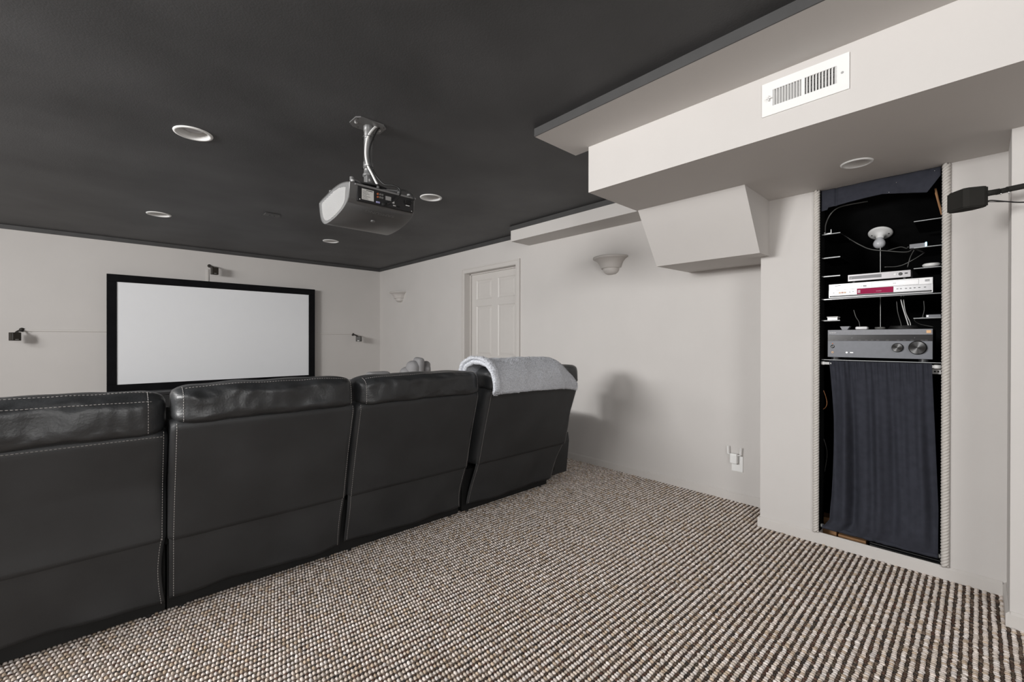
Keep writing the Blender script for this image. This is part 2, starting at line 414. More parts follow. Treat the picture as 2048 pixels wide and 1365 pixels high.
# dark ceiling bands and baseboards
struct(box('trim_3', XL, XM, YF - .014, YF, ZT, ZC, 'band'))
struct(box('trim_4', XM - .014, XM, 3.40, YF - .014, ZT, ZC, 'band'))
bprof = [(0, 0), (.012, 0), (.012, .058), (.003, .068), (0, .068)]
def baseboard(name, x, y0, y1, sgn=-1):
    bm = BM(); prism(bm, [(x + sgn * a, b) for a, b in bprof], 'Y', y0, y1); return struct(finish(name, bm, 'trimw'))
baseboard('baseboard_right', XM, YN1, DY0 - .066); baseboard('baseboard_right', XM, DY1 + .06, YF)
baseboard('baseboard_niche', XN, YN0 + .0121, YN1); baseboard('baseboard_corner', XP, YB, YN0)
bm = BM(); prism(bm, [(YN0 + a, b) for a, b in bprof], 'X', XP - .0119, XN); struct(finish('baseboard_pier', bm, 'trimw'))
bm = BM(); prism(bm, [(YN1 + a, b) for a, b in bprof], 'X', XN - .0119, XM - .0121); struct(finish('baseboard_return', bm, 'trimw'))
bm = BM(); prism(bm, [(YF - a, b) for a, b in bprof], 'X', XL, XM); struct(finish('baseboard_front', bm, 'trimw'))
bm = BM(); prism(bm, [(XL + a, b) for a, b in bprof], 'Y', YB, YF); struct(finish('baseboard_left', bm, 'trimw'))

# ------------------------------------------------------------------ door
door = struct(bpy.data.objects.new('door_1', None)); COL.objects.link(door); door.location = (XM, (DY0 + DY1) / 2, 0)
XD = XM + .095
bm = BM()
prof = [(0, 0), (-.012, .004), (-.018, .02), (-.018, .055), (-.010, .064), (0, .066)]
bx(bm, XM - .016, XM - .0005, DY0 - .066, DY0, 0, DZ, 0)
bx(bm, XM - .016, XM - .0005, DY1, DY1 + .062, 0, DZ, 0)
bx(bm, XM - .016, XM - .0005, DY0 - .066, DY1 + .062, DZ, DZ + .062, 0)
bx(bm, XM - .022, XM - .0155, DY0 - .0665, DY0 - .050, 0, DZ + .0625, .002); bx(bm, XM - .022, XM - .0155, DY1 + .046, DY1 + .0625, 0, DZ + .0625, .002)
bx(bm, XM - .022, XM - .0155, DY0 - .050, DY1 + .046, DZ + .046, DZ + .0625, .002); bx(bm, XM - .019, XM - .0155, DY0 - .014, DY0 - .006, 0, DZ + .01, .001)
bx(bm, XM - .019, XM - .0155, DY1 + .004, DY1 + .012, 0, DZ + .012, .001); bx(bm, XM - .019, XM - .0155, DY0 - .006, DY1 + .004, DZ + .004, DZ + .012, .001)
finish('casing', bm, 'trimw', door)
bm = BM()
bx(bm, XM, XM + .14, DY1 - .001, DY1 + .02, 0, DZ); bx(bm, XM, XM + .14, DY0 - .02, DY0 + .001, 0, DZ); bx(bm, XM, XM + .14, DY0, DY1, DZ - .001, DZ + .02)
bx(bm, XD - .022, XD - .004, DY1 - .014, DY1, 0, DZ); bx(bm, XD - .022, XD - .004, DY0, DY0 + .014, 0, DZ); bx(bm, XD - .022, XD - .004, DY0, DY1, DZ - .014, DZ)
finish('jamb', bm, 'trimw', door)
bm = BM()
rows = [(0.14, 0.60), (0.79, 1.00), (1.00, 1.64), (1.715, 1.965)]
prow = [(0.20, 0.86), (1.00, 1.635), (1.72, 1.968)]
pcol = [(DY0 + .118, DY0 + .43), (DY1 - .42, DY1 - .112)]
bx(bm, XD + .008, XD + .04, DY0 + .003, DY1 - .003, .01, DZ - .004)
ycuts = [DY0 + .003, pcol[0][0], pcol[0][1], pcol[1][0], pcol[1][1], DY1 - .003]
zc = [.01, prow[0][0], prow[0][1], prow[1][0], prow[1][1], prow[2][0], prow[2][1], DZ - .004]
for a in (0, 2, 4): bx(bm, XD, XD + .01, ycuts[a], ycuts[a + 1], .01, DZ - .004)
for a in (0, 2, 4, 6):
    for c in (1, 3): bx(bm, XD, XD + .01, ycuts[c], ycuts[c + 1], zc[a], zc[a + 1])
slab = finish('slab', bm, 'trimw', door)
for (y0, y1) in pcol:
    for (z0, z1) in prow:
        bm = BM(); i = .012; k = .045
        o = [(y0, z0), (y1, z0), (y1, z1), (y0, z1)]
        def ring(d, x): return [bm.verts.new((x, y0 + d, z0 + d)), bm.verts.new((x, y1 - d, z0 + d)), bm.verts.new((x, y1 - d, z1 - d)), bm.verts.new((x, y0 + d, z1 - d))]
        rr = [ring(0, XD), ring(i, XD + .0075), ring(i + .006, XD + .0075), ring(k, XD + .001)]
        for A, B in zip(rr, rr[1:]):
            for q in range(4): bm.faces.new((A[q], A[(q + 1) % 4], B[(q + 1) % 4], B[q]))
        bm.faces.new(rr[-1])
        finish('raised_panel', bm, 'trimw', slab)
bm = BM(); lathe(bm, [(0.03, 0), (0.03, .006), (.012, .010), (.012, .035), (.026, .045), (.028, .058), (.018, .068), (0, .07)], (XD, DY1 - .06, .93), (-1, 0, 0), 20)
finish('door_knob', bm, 'chrome', door, True)

# ------------------------------------------------------------------ recessed ceiling lights
def can(x, y, z, rr, label, group):
    t = thing('recessed_light', label, 'ceiling light', (x, y, z), group)
    k = rr / .095
    bm = BM(); lathe(bm, [(.095 * k, -.0005), (.093 * k, -.005), (.080 * k, -.007), (.076 * k, -.003), (.070 * k, .012)], (x, y, z), (0, 0, 1), 40)
    finish('trim_ring', bm, 'canw', t, True)
    bm = BM(); lathe(bm, [(.072 * k, .006), (.058 * k, .075), (.056 * k, .09), (0, .09)], (x, y, z), (0, 0, 1), 40)
    finish('baffle', bm, 'canw', t, True)
    bm = BM(); lathe(bm, [(.046 * k, .088), (.048 * k, .040), (.047 * k, .027), (.042 * k, .021), (.036 * k, .024), (0, .027)], (x, y, z), (0, 0, 1), 32)
    finish('bulb', bm, 'bulb', t, True)
g = 'recessed cans in the black ceiling'
can(*CANS[0], ZC, .097, 'white recessed light in black ceiling, largest one, left of the projector', g)
can(*CANS[1], ZC, .097, 'white recessed light in black ceiling directly above the left part of the screen', g)
can(*CANS[2], ZC, .092, 'white recessed light in black ceiling just right of the projector', g)
can(*CANS[3], ZC, .092, 'small far white recessed light below the projector, near the screen wall', g)
can(2.737, .42, ZS, .066, 'white recessed light in the tan soffit above the equipment niche', 'recessed can in the soffit')
t = thing('ceiling_plate', 'small black cover plate on the black ceiling toward the screen', 'cover plate', (1.17, 4.64, ZC))
box('plate', 1.105, 1.235, 4.60, 4.68, ZC - .012, ZC, 'band', t, .003)
for dx in (-.02, .02):
    bm = BM(); lathe(bm, [(.006, 0), (.006, .002), (0, .002)], (1.17 + dx, 4.64, ZC - .012), (0, 0, -1), 12)
    finish('screw', bm, 'black', t)

# ------------------------------------------------------------------ air register
t = thing('air_register', 'white metal air register with vertical louvres on the soffit face', 'vent', (XB, (VY0 + VY1) / 2, VZ0))
yc, zc_ = (VY0 + VY1) / 2, (VZ0 + VZ1) / 2
bk = [(VY0 + .036, yc - .006), (yc + .006, VY1 - .038)]
za, zb = VZ0 + .033, VZ1 - .033
bm = BM(); X0, X1 = XB - .006, XB - .0005
for (a, b, c, d) in ((VY0 - .004, bk[0][0], VZ0 - .004, VZ1 + .004), (bk[1][1], VY1 + .004, VZ0 - .004, VZ1 + .004), (bk[0][1], bk[1][0], VZ0 - .004, VZ1 + .004),
                     (bk[0][0], bk[0][1], VZ0 - .004, za), (bk[0][0], bk[0][1], zb, VZ1 + .004), (bk[1][0], bk[1][1], VZ0 - .004, za), (bk[1][0], bk[1][1], zb, VZ1 + .004)):
    bx(bm, X0, X1, a, b, c, d)
finish('face_plate', bm, 'white', t)
for bi, (a, b) in enumerate(bk):
    n = 10
    for k in range(n):
        y = a + (b - a) * (k + .5) / n
        bm = BM(); bx(bm, X0 + .001, X0 + .013, y - .0012, y + .0012, za - .002, zb + .002, 0, 1, Matrix.Rotation(R(36 if bi == 0 else -30), 3, 'Z'))
        finish('louvre', bm, 'white', t)
for k in range(3):
    z = za + .008 + .022 * k
    box('damper', XB + .012, XB + .03, bk[0][0], bk[1][1], z, z + .0012, 'steel', t)
box('backing', XB + .05, XB + .055, bk[0][0] - .02, bk[1][1] + .02, za - .01, zb + .01, 'black', t)
bm = BM(); bx(bm, X0 - .012, X0, VY1 - .026, VY1 - .022, zc_ - .012, zc_ + .012, .001)
bx(bm, X0 - .012, X0 - .006, VY1 - .034, VY1 - .014, zc_ - .003, zc_ + .003, .001); finish('lever', bm, 'white', t)
bm = BM()
lathe(bm, [(.005, 0), (.004, .002), (0, .002)], (X0, VY0 + .018, zc_), (-1, 0, 0), 12); finish('screw', bm, 'steel', t)

# ------------------------------------------------------------------ wall sconces
def sconce(y, z, label):
    t = thing('wall_sconce', label, 'sconce', (XM, y, z), 'plaster half-bowl wall sconces')
    k = .92
    pr = [(.186, .140), (.188, .132), (.186, .124), (.168, .118), (.148, .105), (.130, .085), (.118, .062), (.110, .040), (.106, .036), (.085, .036)]
    bm = BM(); lathe(bm, [(a * k, b) for a, b in ([(.085, .050), (.100, .070), (.116, .095), (.145, .118), (.176, .136)] + pr)], (XM, y, z - .10), (0, 0, 1), 36, math.pi / 2, 3 * math.pi / 2)
    finish('bowl', bm, 'plaster', t, True)
    bm = BM(); lathe(bm, [(.088 * k, .040), (.088 * k, .030), (.083 * k, .012), (.070 * k, -.004), (.045 * k, -.016), (0, -.020)], (XM, y, z - .10), (0, 0, 1), 32, math.pi / 2, 3 * math.pi / 2)
    finish('finial', bm, 'plaster', t, True)
sconce(2.325, 1.925, 'tan plaster wall sconce between the door and the sloping chase, nearer and larger')
sconce(6.28, 1.915, 'tan plaster wall sconce near the room corner, left of the door, smaller')

# ------------------------------------------------------------------ outlet and wifi extender
t = thing('outlet_plate', 'white duplex outlet plate low on the right wall', 'outlet', (XM, 1.222, .225))
box('plate', XM - .006, XM, 1.183, 1.262, .226, .345, 'white', t, .002)
bm = BM(); lathe(bm, [(.0034, 0), (0, .0008)], (XM - .006, 1.223, .281), (-1, 0, 0), 12); finish('ground_hole', bm, 'inkd', t)
bm = BM(); lathe(bm, [(.0026, 0), (.0022, .001), (0, .001)], (XM - .006, 1.223, .236), (-1, 0, 0), 12); finish('screw', bm, 'silver', t)
t = thing('wifi_extender', 'white plug-in wireless extender with two raised antennas in the outlet', 'wifi extender', (XM - .006, 1.235, .29))
bm = BM(); bx(bm, XM - .045, XM - .0085, 1.212, 1.262, .288, .362, .007, 3); finish('body', bm, 'white', t, False)
for (y0, y1) in ((1.262, 1.279), (1.212, 1.193)):
    bm = BM(); tube(bm, [(XM - .03, y0, .352), (XM - .03, y1, .354)], .004, 8); tube(bm, [(XM - .03, y1, .349), (XM - .03, y1, .356), (XM - .031, y1 + (y1 - y0) * .12, .412)], .0038, 8)
    finish('antenna', bm, 'white', t, True)
box('indicator', XM - .0462, XM - .045, 1.238, 1.252, .300, .304, 'silver', t)
print('shell ok')

# ------------------------------------------------------------------ carpet pile (real loops where the floor is seen)
def carpet():
    px, py = 0.014, 0.0265
    xs = np.arange(-1.0, 3.42, px); ys = np.arange(-0.55, 3.55, py)
    X, Y = np.meshgrid(xs, ys, indexing='ij')
    X = X.ravel(); Y = Y.ravel()
    ok = ~(((X > XN - .016) & (Y < YN1 + .016)) | ((X > XP - .016) & (Y < YN0 + .016)) | ((X < 2.60) & (Y > 2.62)) | (X > XM - .018))
    ok &= ~((X > 2.95) & (X < 2.6))
    X, Y = X[ok], Y[ok]
    def loops(X, Y, rx, ry, h, cols, seg, jit):
        n = len(X)
        a = np.arange(seg) * 2 * np.pi / seg
        prof = [(1.0, 0.0), (.86, .62), (.0, 1.0)]
        cx = X + rng.normal(0, jit, n); cy = Y + rng.normal(0, jit * 1.6, n)
        hh = h * rng.uniform(.75, 1.15, n); sx = rx * rng.uniform(.88, 1.1, n); sy = ry * rng.uniform(.85, 1.12, n)
        sk = rng.normal(0.18, .12, n)
        V = []
        for (r, z) in prof[:2]:
            vx = cx[:, None] + sx[:, None] * r * np.cos(a) + sk[:, None] * sy[:, None] * r * np.sin(a) * .3
            vy = cy[:, None] + sy[:, None] * r * np.sin(a)
            vz = np.broadcast_to((hh * z + .0005)[:, None], vx.shape)
            V.append(np.stack([vx, vy, vz], -1))
        top = np.stack([cx, cy, hh], -1)[:, None, :]
        V = np.concatenate(V + [top], 1)          # n, 2seg+1, 3
        nv = 2 * seg + 1
        base = (np.arange(n) * nv)[:, None, None]
        k = np.arange(seg); k2 = (k + 1) % seg
        q1 = np.stack([k, k2, seg + k2], -1); q2 = np.stack([k, seg + k2, seg + k], -1); q3 = np.stack([seg + k, seg + k2, np.full(seg, 2 * seg)], -1)
        F = (np.concatenate([q1, q2, q3], 0)[None] + base).reshape(-1, 3)
        c = cols[rng.integers(0, len(cols), n)] * rng.uniform(.82, 1.15, (n, 1))
        C = np.repeat(c, nv, 0)
        # each loop keeps one yarn colour from root to top
        return V.reshape(-1, 3), F, C
    light = 1.08 * np.array([(.66, .59, .54), (.60, .53, .47), (.70, .64, .60), (.56, .48, .41), (.64, .59, .56), (.60, .53, .48), (.50, .40, .31), (.66, .58, .53)])
    dark = np.array([(.095, .066, .050), (.075, .055, .045), (.13, .092, .07), (.065, .055, .050), (.115, .068, .052), (.10, .080, .06), (.17, .128, .10)])
    row = np.round(Y / py).astype(int) % 2
    X = X + row * px * .5
    V1, F1, C1 = loops(X, Y, .0063, .0088, .0088, light, 7, .0007)
    V2, F2, C2 = loops(X + px * .5, Y + py * .5, .0078, .0072, .0045, dark, 5, .0009)
    V = np.concatenate([V1, V2]); F = np.concatenate([F1, F2 + len(V1)]); C = np.concatenate([C1, C2])
    me = bpy.data.meshes.new('carpet_loops')
    me.vertices.add(len(V)); me.vertices.foreach_set('co', V.astype(np.float32).ravel())
    me.loops.add(F.size); me.loops.foreach_set('vertex_index', F.astype(np.int32).ravel())
    me.polygons.add(len(F)); me.polygons.foreach_set('loop_start', np.arange(0, F.size, 3, dtype=np.int32))
    me.polygons.foreach_set('use_smooth', np.ones(len(F), dtype=bool))
    me.update()
    ca = me.color_attributes.new('yarn', 'FLOAT_COLOR', 'POINT')
    ca.data.foreach_set('color', np.concatenate([C, np.ones((len(C), 1))], 1).astype(np.float32).ravel())
    me.materials.append(M['yarn'])
    o = bpy.data.objects.new('carpet_loops', me); COL.objects.link(o); o.parent = fl
    o['kind'] = 'stuff'
carpet()

# ------------------------------------------------------------------ projection screen and what hangs round it
YS = YF - .10
SX0, SX1, SZ0, SZ1 = .008, 2.33, .577, 1.962
t = thing('projection_screen', 'wide white projection screen in a black velvet frame on the far wall', 'projection screen', ((SX0 + SX1) / 2, YF, SZ0))
bw = .088
for nm, a in (('frame_bar', (SX0, SX1, SZ1 - bw, SZ1)), ('frame_bar', (SX0, SX1, SZ0, SZ0 + bw)), ('frame_bar', (SX0, SX0 + bw, SZ0 + bw, SZ1 - bw)), ('frame_bar', (SX1 - bw, SX1, SZ0 + bw, SZ1 - bw))):
    bm = BM(); bx(bm, a[0], a[1], YS, YS + .035, a[2], a[3], .004, 2)
    finish(nm, bm, 'velvet', t)
gridmesh('screen_surface', lambda u, v: (SX0 + bw - .005 + (SX1 - SX0 - 2 * bw + .01) * u, YS + .012, SZ0 + bw - .005 + (SZ1 - SZ0 - 2 * bw + .01) * v), 2, 2, 'screen', t, smooth=False)
for x in (.35, 1.98):
    for z in (SZ0 + .05, SZ1 - .05): box('wall_bracket', x, x + .12, YS + .03, YF, z - .02, z + .02, 'blackm', t)
box('backing_board', SX0 + .03, SX1 - .03, YS + .03, YS + .036, SZ0 + .03, SZ1 - .03, 'blackm', t)
box('nameplate', 1.962, 2.055, YS - .0015, YS, .609, .622, 'dark', t)
text('lettering', 'DRAPER', (2.008, YS - .0016, .611), (1, 0, 0), (0, 0, 1), .009, 'inkb', t, 0.0003, 'CENTER', .085)

t = thing('media_console', 'long low black media console on the floor under the screen', 'media console', (1.13, 6.75, 0))
bm = BM(); bx(bm, -.03, 2.29, 6.50, 6.855, .553, .583, .004); finish('top', bm, 'blackm', t)
for k in range(5):
    x = -.01 + k * .5675; box('upright', x, x + .02, 6.52, 6.96, .05, .555, 'blackm', t)
for k in range(4):
    x = .01 + k * .5675; d_ = box('door', x + .003, x + .5445, 6.505, 6.522, .07, .55, 'blackm', t, .002)
    box('handle', x + .50, x + .512, 6.492, 6.506, .26, .38, 'steel', d_, .002)
box('plinth', -.01, 2.27, 6.54, 6.96, .008, .05, 'blackm', t)
box('shelf', -.01, 2.27, 6.54, 6.96, .30, .318, 'blackm', t)

def wall_speaker(x, z, ang, w, h, label, side):
    t = thing('wall_speaker', label, 'speaker', (x, YF, z), 'small dark cube speakers round the screen')
    rot = Matrix.Rotation(R(ang), 3, 'Z'); c = Vector((x, YF - .15, z))
    bm = BM(); bx(bm, c.x - w / 2, c.x + w / 2, c.y - .03, c.y + .03, c.z - h / 2, c.z + h / 2, .004, 2, rot, c); finish('cabinet', bm, 'bronze', t)
    bm = BM(); bx(bm, c.x - w / 2 + .004, c.x + w / 2 - .004, c.y - .034, c.y - .029, c.z - h / 2 + .004, c.z + h / 2 - .004, .002, 1, rot, c); finish('grille', bm, 'bronze', t)
    bm = BM(); bx(bm, c.x - .013, c.x + .013, c.y - .0355, c.y - .0338, c.z - h / 2 + .010, c.z - h / 2 + .015, 0, 1, rot, c); finish('badge', bm, 'steel', t)
    sx = -side * .035
    bm = BM(); lathe(bm, [(.022, 0), (.022, .008), (.012, .014), (0, .014)], (x + sx, YF, z + h * .85), (0, -1, 0), 16); finish('wall_mount', bm, 'bronze', t, True)
    cable('bracket_arm', [(x + sx, YF - .01, z + h * .85), (x + sx * .8, YF - .05, z + h * .80), (x + sx * .3, YF - .10, z + h * .62), (x, YF - .13, z + h * .4)], .009, 'bronze', t, 8)
    cable('wire', [(x + sx, YF - .012, z + h * .80), (x + sx * 1.6, YF - .07, z + h * .75), (x + sx * .4, YF - .11, z + h * .5)], .0022, 'cableb', t, 5)
wall_speaker(-.69, 1.226, 30, .072, .086, 'small dark brown speaker left of the screen, at mid height', -1)
wall_speaker(1.045, 2.098, 6, .078, .094, 'small dark brown speaker centred above the screen', 1)
wall_speaker(2.995, 1.213, -36, .082, .084, 'small dark brown speaker between the screen and the corner', 1)
def raceway(x0, x1, z0, z1, label):
    bm = BM(); bx(bm, x0, x1, YF - .011, YF, z0, z1, .003, 1)
    tag(finish('wire_raceway', bm, 'trimw'), label, 'cable cover')
raceway(-.655, .03, 1.283, 1.305, 'wall-coloured horizontal wire cover from the left speaker to the screen')
raceway(2.31, 2.955, 1.283, 1.305, 'wall-coloured horizontal wire cover from the screen to the right speaker')
raceway(.974, 1.004, 1.955, 2.135, 'short wall-coloured vertical wire cover above the screen')

# ------------------------------------------------------------------ projector on its ceiling mount
PX, PY = 1.08, 2.345
t = thing('ceiling_mount', 'grey pole mount with four-cornered plate bolted to the black ceiling, holding the projector', 'projector mount', (PX, PY, ZC))
c8 = .012; px0, px1, py0, py1 = .985, 1.168, 2.275, 2.405
bm = BM(); prism(bm, [(px0 + .02, py0), (px1 - .03, py0), (px1, py0 + .03), (px1, py1 - .02), (px1 - .02, py1), (px0 + .03, py1), (px0, py1 - .03), (px0, py0 + .02)], 'Z', ZC - .006, ZC)
finish('plate', bm, 'pole', t)
for (x, y) in ((1.008, 2.345), (1.145, 2.345)):
    bm = BM(); lathe(bm, [(.009, 0), (.009, .002), (.006, .003), (.006, .007), (0, .008)], (x, y, ZC - .006), (0, 0, -1), 6); finish('bolt', bm, 'chrome', t)
for (x, y) in ((1.0, 2.30), (1.04, 2.39), (1.13, 2.39), (1.15, 2.30)):
    bm = BM(); lathe(bm, [(.004, 0), (0, .0005)], (x, y, ZC - .0062), (0, 0, -1), 10); finish('screw_hole', bm, 'black', t)
bm = BM(); lathe(bm, [(.026, 0), (.026, .028), (.0235, .03), (.0235, .20), (.027, .202), (.027, .235), (.0235, .237), (.0235, .262), (.030, .272), (.030, .282), (.016, .284)], (PX, PY, ZC - .006), (0, 0, -1), 28)
finish('pole', bm, 'pole', t, True)
bm = BM(); bx(bm, PX - .018, PX + .018, PY - .02, PY + .02, 2.062, 2.122, .004); finish('swivel', bm, 'pole', t)
bm = BM(); lathe(bm, [(.007, 0), (.007, .006), (0, .007)], (PX - .004, PY - .02, 2.09), (0, -1, 0), 12); finish('bolt', bm, 'chrome', t)
bm = BM(); prism(bm, [(PX - .10, 2.30), (PX + .02, 2.27), (PX + .12, 2.31), (PX + .11, 2.42), (PX - .02, 2.46), (PX - .11, 2.41)], 'Z', 2.052, 2.060); finish('spider_plate', bm, 'dark', t)
for (x0, y0, x1, y1) in ((PX, PY, PX - .13, 2.26), (PX, PY, PX + .15, 2.27), (PX, PY, PX - .13, 2.55), (PX, PY, PX + .15, 2.56)):
    bm = BM(); tube(bm, [(x0, y0, 2.056), (x1, y1, 2.050)], .007, 6); lathe(bm, [(.011, -.014), (.011, .008), (.006, .010), (0, .010)], (x1, y1, 2.050), (0, 0, 1), 12)
    finish('spider_leg', bm, 'pole', t)

t = thing('projector', 'grey home cinema projector with white grilles hanging from the ceiling mount', 'projector', (1.11, 2.43, 1.86))
GX0, GX1 = .918, 1.302
P2 = [(2.212, 2.016), (2.216, 1.975), (2.226, 1.938), (2.250, 1.914), (2.30, 1.891), (2.384, 1.871), (2.45, 1.862), (2.508, 1.858), (2.55, 1.860), (2.585, 1.870), (2.615, 1.893), (2.634, 1.924), (2.646, 1.965), (2.65, 2.001), (2.62, 2.012), (2.547, 2.022), (2.44, 2.036), (2.34, 2.038), (2.263, 2.028)]
P2 = [tuple(p) for p in smooth_path([(y, z, 0) for y, z in P2[2:]] + [(P2[0][0], P2[0][1], 0)], 4)]
P2 = [(p[0], p[1]) for p in P2]
cyp = sum(p[0] for p in P2) / len(P2); czp = sum(p[1] for p in P2) / len(P2)
def shr(k): return [(cyp + (y - cyp) * k, czp + (z - czp) * k) for y, z in P2]
bm = BM()
def lloft(bm, sets):
    rings = [[bm.verts.new((x, y, z)) for y, z in pts] for x, pts in sets]
    for a, c in zip(rings, rings[1:]):
        for k in range(len(a)):
            k2 = (k + 1) % len(a); bm.faces.new((a[k], a[k2], c[k2], c[k]))
    return rings
lloft(bm, [(GX0 + .001, shr(.97)), (GX0, shr(.985)), (GX0 + .003, shr(1.0)), (GX1 - .003, shr(1.0)), (GX1, shr(.985)), (GX1 - .001, shr(.97))])
sh = finish('shell', bm, 'projb', t, True); sh.modifiers.new('edges', 'EDGE_SPLIT').split_angle = R(35)
for (xe, sg, nm) in ((GX0, 1, 'side_panel'), (GX1, -1, 'side_panel')):
    bm = BM(); rr = lloft(bm, [(xe + sg * .001, shr(.97)), (xe + sg * .004, shr(.96)), (xe + sg * .003, shr(.80)), (xe + sg * .010, shr(.79))]); bm.faces.new(rr[-1])
    finish(nm, bm, 'projl', t)
# white exhaust grille on the left end: real slats across an opening
gp = shr(.79)
def zrange(y):
    zs = []
    for a, b in zip(gp, gp[1:] + gp[:1]):
        if (a[0] - y) * (b[0] - y) < 0: zs.append(a[1] + (b[1] - a[1]) * (y - a[0]) / (b[0] - a[0]))
    return (min(zs), max(zs)) if len(zs) >= 2 else None
ylo, yhi = min(p[0] for p in gp), max(p[0] for p in gp)
zlo, zhi = min(p[1] for p in gp), max(p[1] for p in gp)
def yrange(z):
    q = []
    for a, b in zip(gp, gp[1:] + gp[:1]):
        if (a[1] - z) * (b[1] - z) < 0: q.append(a[0] + (b[0] - a[0]) * (z - a[1]) / (b[1] - a[1]))
    return (min(q), max(q)) if len(q) >= 2 else None
for xe, sg in ((GX0, 1), (GX1, -1)):
    bm = BM(); z = zlo + .002
    while z < zhi:
        r_ = yrange(z)
        if r_: bx(bm, min(xe + sg * .002, xe + sg * .009), max(xe + sg * .002, xe + sg * .009), r_[0], r_[1], z - .0009, z + .0009)
        z += .0042
    finish('grille', bm, 'grille', t)['kind'] = 'stuff'
# rear connector bay
bm = BM(); bx(bm, .962, 1.288, 2.2095, 2.2265, 1.928, 2.004, .0); finish('connector_bay', bm, 'dark', t)
bay = bpy.data.objects['connector_bay']
YR = 2.2092
bm = BM(); bx(bm, .945, 1.302, 2.206, 2.214, 2.004, 2.013, .002); finish('bay_hood', bm, 'projl', t)
box('rating_label', .982, 1.048, YR - .0006, YR, 1.938, 1.994, 'label', bay)
lab = bpy.data.objects['rating_label']
bm = BM()
for k in range(7):
    wd = random.uniform(.02, .055); bx(bm, .986, .986 + wd, YR - .0009, YR - .0006, 1.942 + k * .0066, 1.9438 + k * .0066)
bx(bm, 1.006, 1.042, YR - .0009, YR - .0006, 1.986, 1.990)
finish('print_lines', bm, 'inkd', bay)
for k in range(3):
    for j in range(2):
        x, z = 1.070 + k * .013, 1.984 - j * .016
        bm = BM(); lathe(bm, [(.0048, 0), (.0048, .006), (.003, .006), (.003, .001)], (x, YR, z), (0, -1, 0), 12); finish('jack', bm, 'orange' if k == 0 else 'steel', bay)
box('vga_socket', 1.060, 1.082, YR - .005, YR, 1.934, 1.944, 'vga', bay, .002)
box('hdmi_socket', 1.160, 1.176, YR - .003, YR, 1.938, 1.945, 'steel', bay, .001)
box('hdmi_socket', 1.186, 1.202, YR - .003, YR, 1.938, 1.945, 'black', bay, .001)
box('switch_plate', 1.115, 1.148, YR - .002, YR, 1.962, 1.984, 'steel', bay)
box('sticker', 1.155, 1.168, YR - .001, YR, 1.953, 1.965, 'ink', bay)
box('sticker', 1.238, 1.262, YR - .001, YR, 1.957, 1.961, 'ink', bay)
box('power_inlet', 1.232, 1.268, YR - .010, YR, 1.966, 1.988, 'black', bay, .002)
for (x, z) in ((.972, 1.936), (1.276, 1.934)):
    bm = BM(); lathe(bm, [(.003, 0), (0, .001)], (x, YR, z), (0, -1, 0), 10); finish('screw', bm, 'chrome', bay)
# embossed maker's name, upside down because the projector hangs inverted
n_ = Vector((0, -(1.914 - 1.891), -(2.30 - 2.25))).normalized()
n_ = Vector((0, -.42, -.907))
upv = Vector((0, .907, -.42))
text('lettering', 'SAMSUNG', (1.113, 2.262, 1.9055), (-1, 0, 0), upv, .019, 'projt', t, 0.0045, 'CENTER', .17)
bm = BM(); lathe(bm, [(.045, 0), (.048, .012), (.040, .018), (.034, .010), (.02, .004), (0, .002)], (1.11, 2.645, 1.955), (0, 1, 0), 28); finish('lens', bm, 'dark', t, True)
for (x, y) in ((.95, 2.25), (1.28, 2.25), (.95, 2.58), (1.28, 2.58)):
    bm = BM(); lathe(bm, [(.010, 0), (.010, .010), (.006, .012), (0, .012)], (x, y, 2.030), (0, 0, 1), 12); finish('foot', bm, 'steel', t)
bm = BM(); lathe(bm, [(.012, 0), (.012, .006), (0, .007)], (1.10, 2.33, 1.870), (0, 0, -1), 12)
finish('tilt_foot', bm, 'projb', t, True)
tag(cable('white_cable', [(1.118, 2.322, ZC - .001), (1.100, 2.314, ZC - .018), (1.072, 2.312, ZC - .060), (1.056, 2.312, ZC - .105), (1.050, 2.312, ZC - .155), (1.052, 2.312, ZC - .20), (1.062, 2.308, ZC - .245), (1.078, 2.300, ZC - .280), (1.098, 2.290, ZC - .325), (1.104, 2.284, 2.064)], .0062, 'cablew', None, 8), 'thick white cable strapped down the projector pole', 'cable')
tag(cable('black_cable', [(1.138, 2.322, ZC - .001), (1.120, 2.312, ZC - .022), (1.095, 2.306, ZC - .070), (1.076, 2.3065, ZC - .12), (1.068, 2.3065, ZC - .17), (1.072, 2.306, ZC - .225), (1.090, 2.300, ZC - .270), (1.116, 2.280, ZC - .315), (1.136, 2.25, 2.060), (1.165, 2.215, 2.054), (1.190, 2.195, 2.038), (1.192, 2.186, 2.005), (1.165, 2.184, 1.972), (1.130, 2.188, 1.944), (1.100, 2.198, 1.932)], .0042, 'cableb', None, 8), 'black signal cable looping over the projector into its rear sockets', 'cable')
bm = BM(); tube(bm, [(1.117, 2.196, 1.937), (1.090, 2.203, 1.930)], .0085, 10); finish('cable_plug', bm, 'black', bay, True)
bm = BM(); lathe(bm, [(.009, 0), (.009, .018), (.006, .02), (0, .02)], (1.108, 2.284, 2.044), (0, 0, 1), 12); finish('strain_clip', bm, 'chrome', t, True)
tag(cable('power_cord', [(1.205, 2.24, 2.046), (1.235, 2.22, 2.045), (1.268, 2.195, 2.02), (1.278, 2.188, 1.995), (1.262, 2.19, 1.977)], .0038, 'cableb', None, 8), 'thin black power cord curving to the right end of the projector', 'cable')
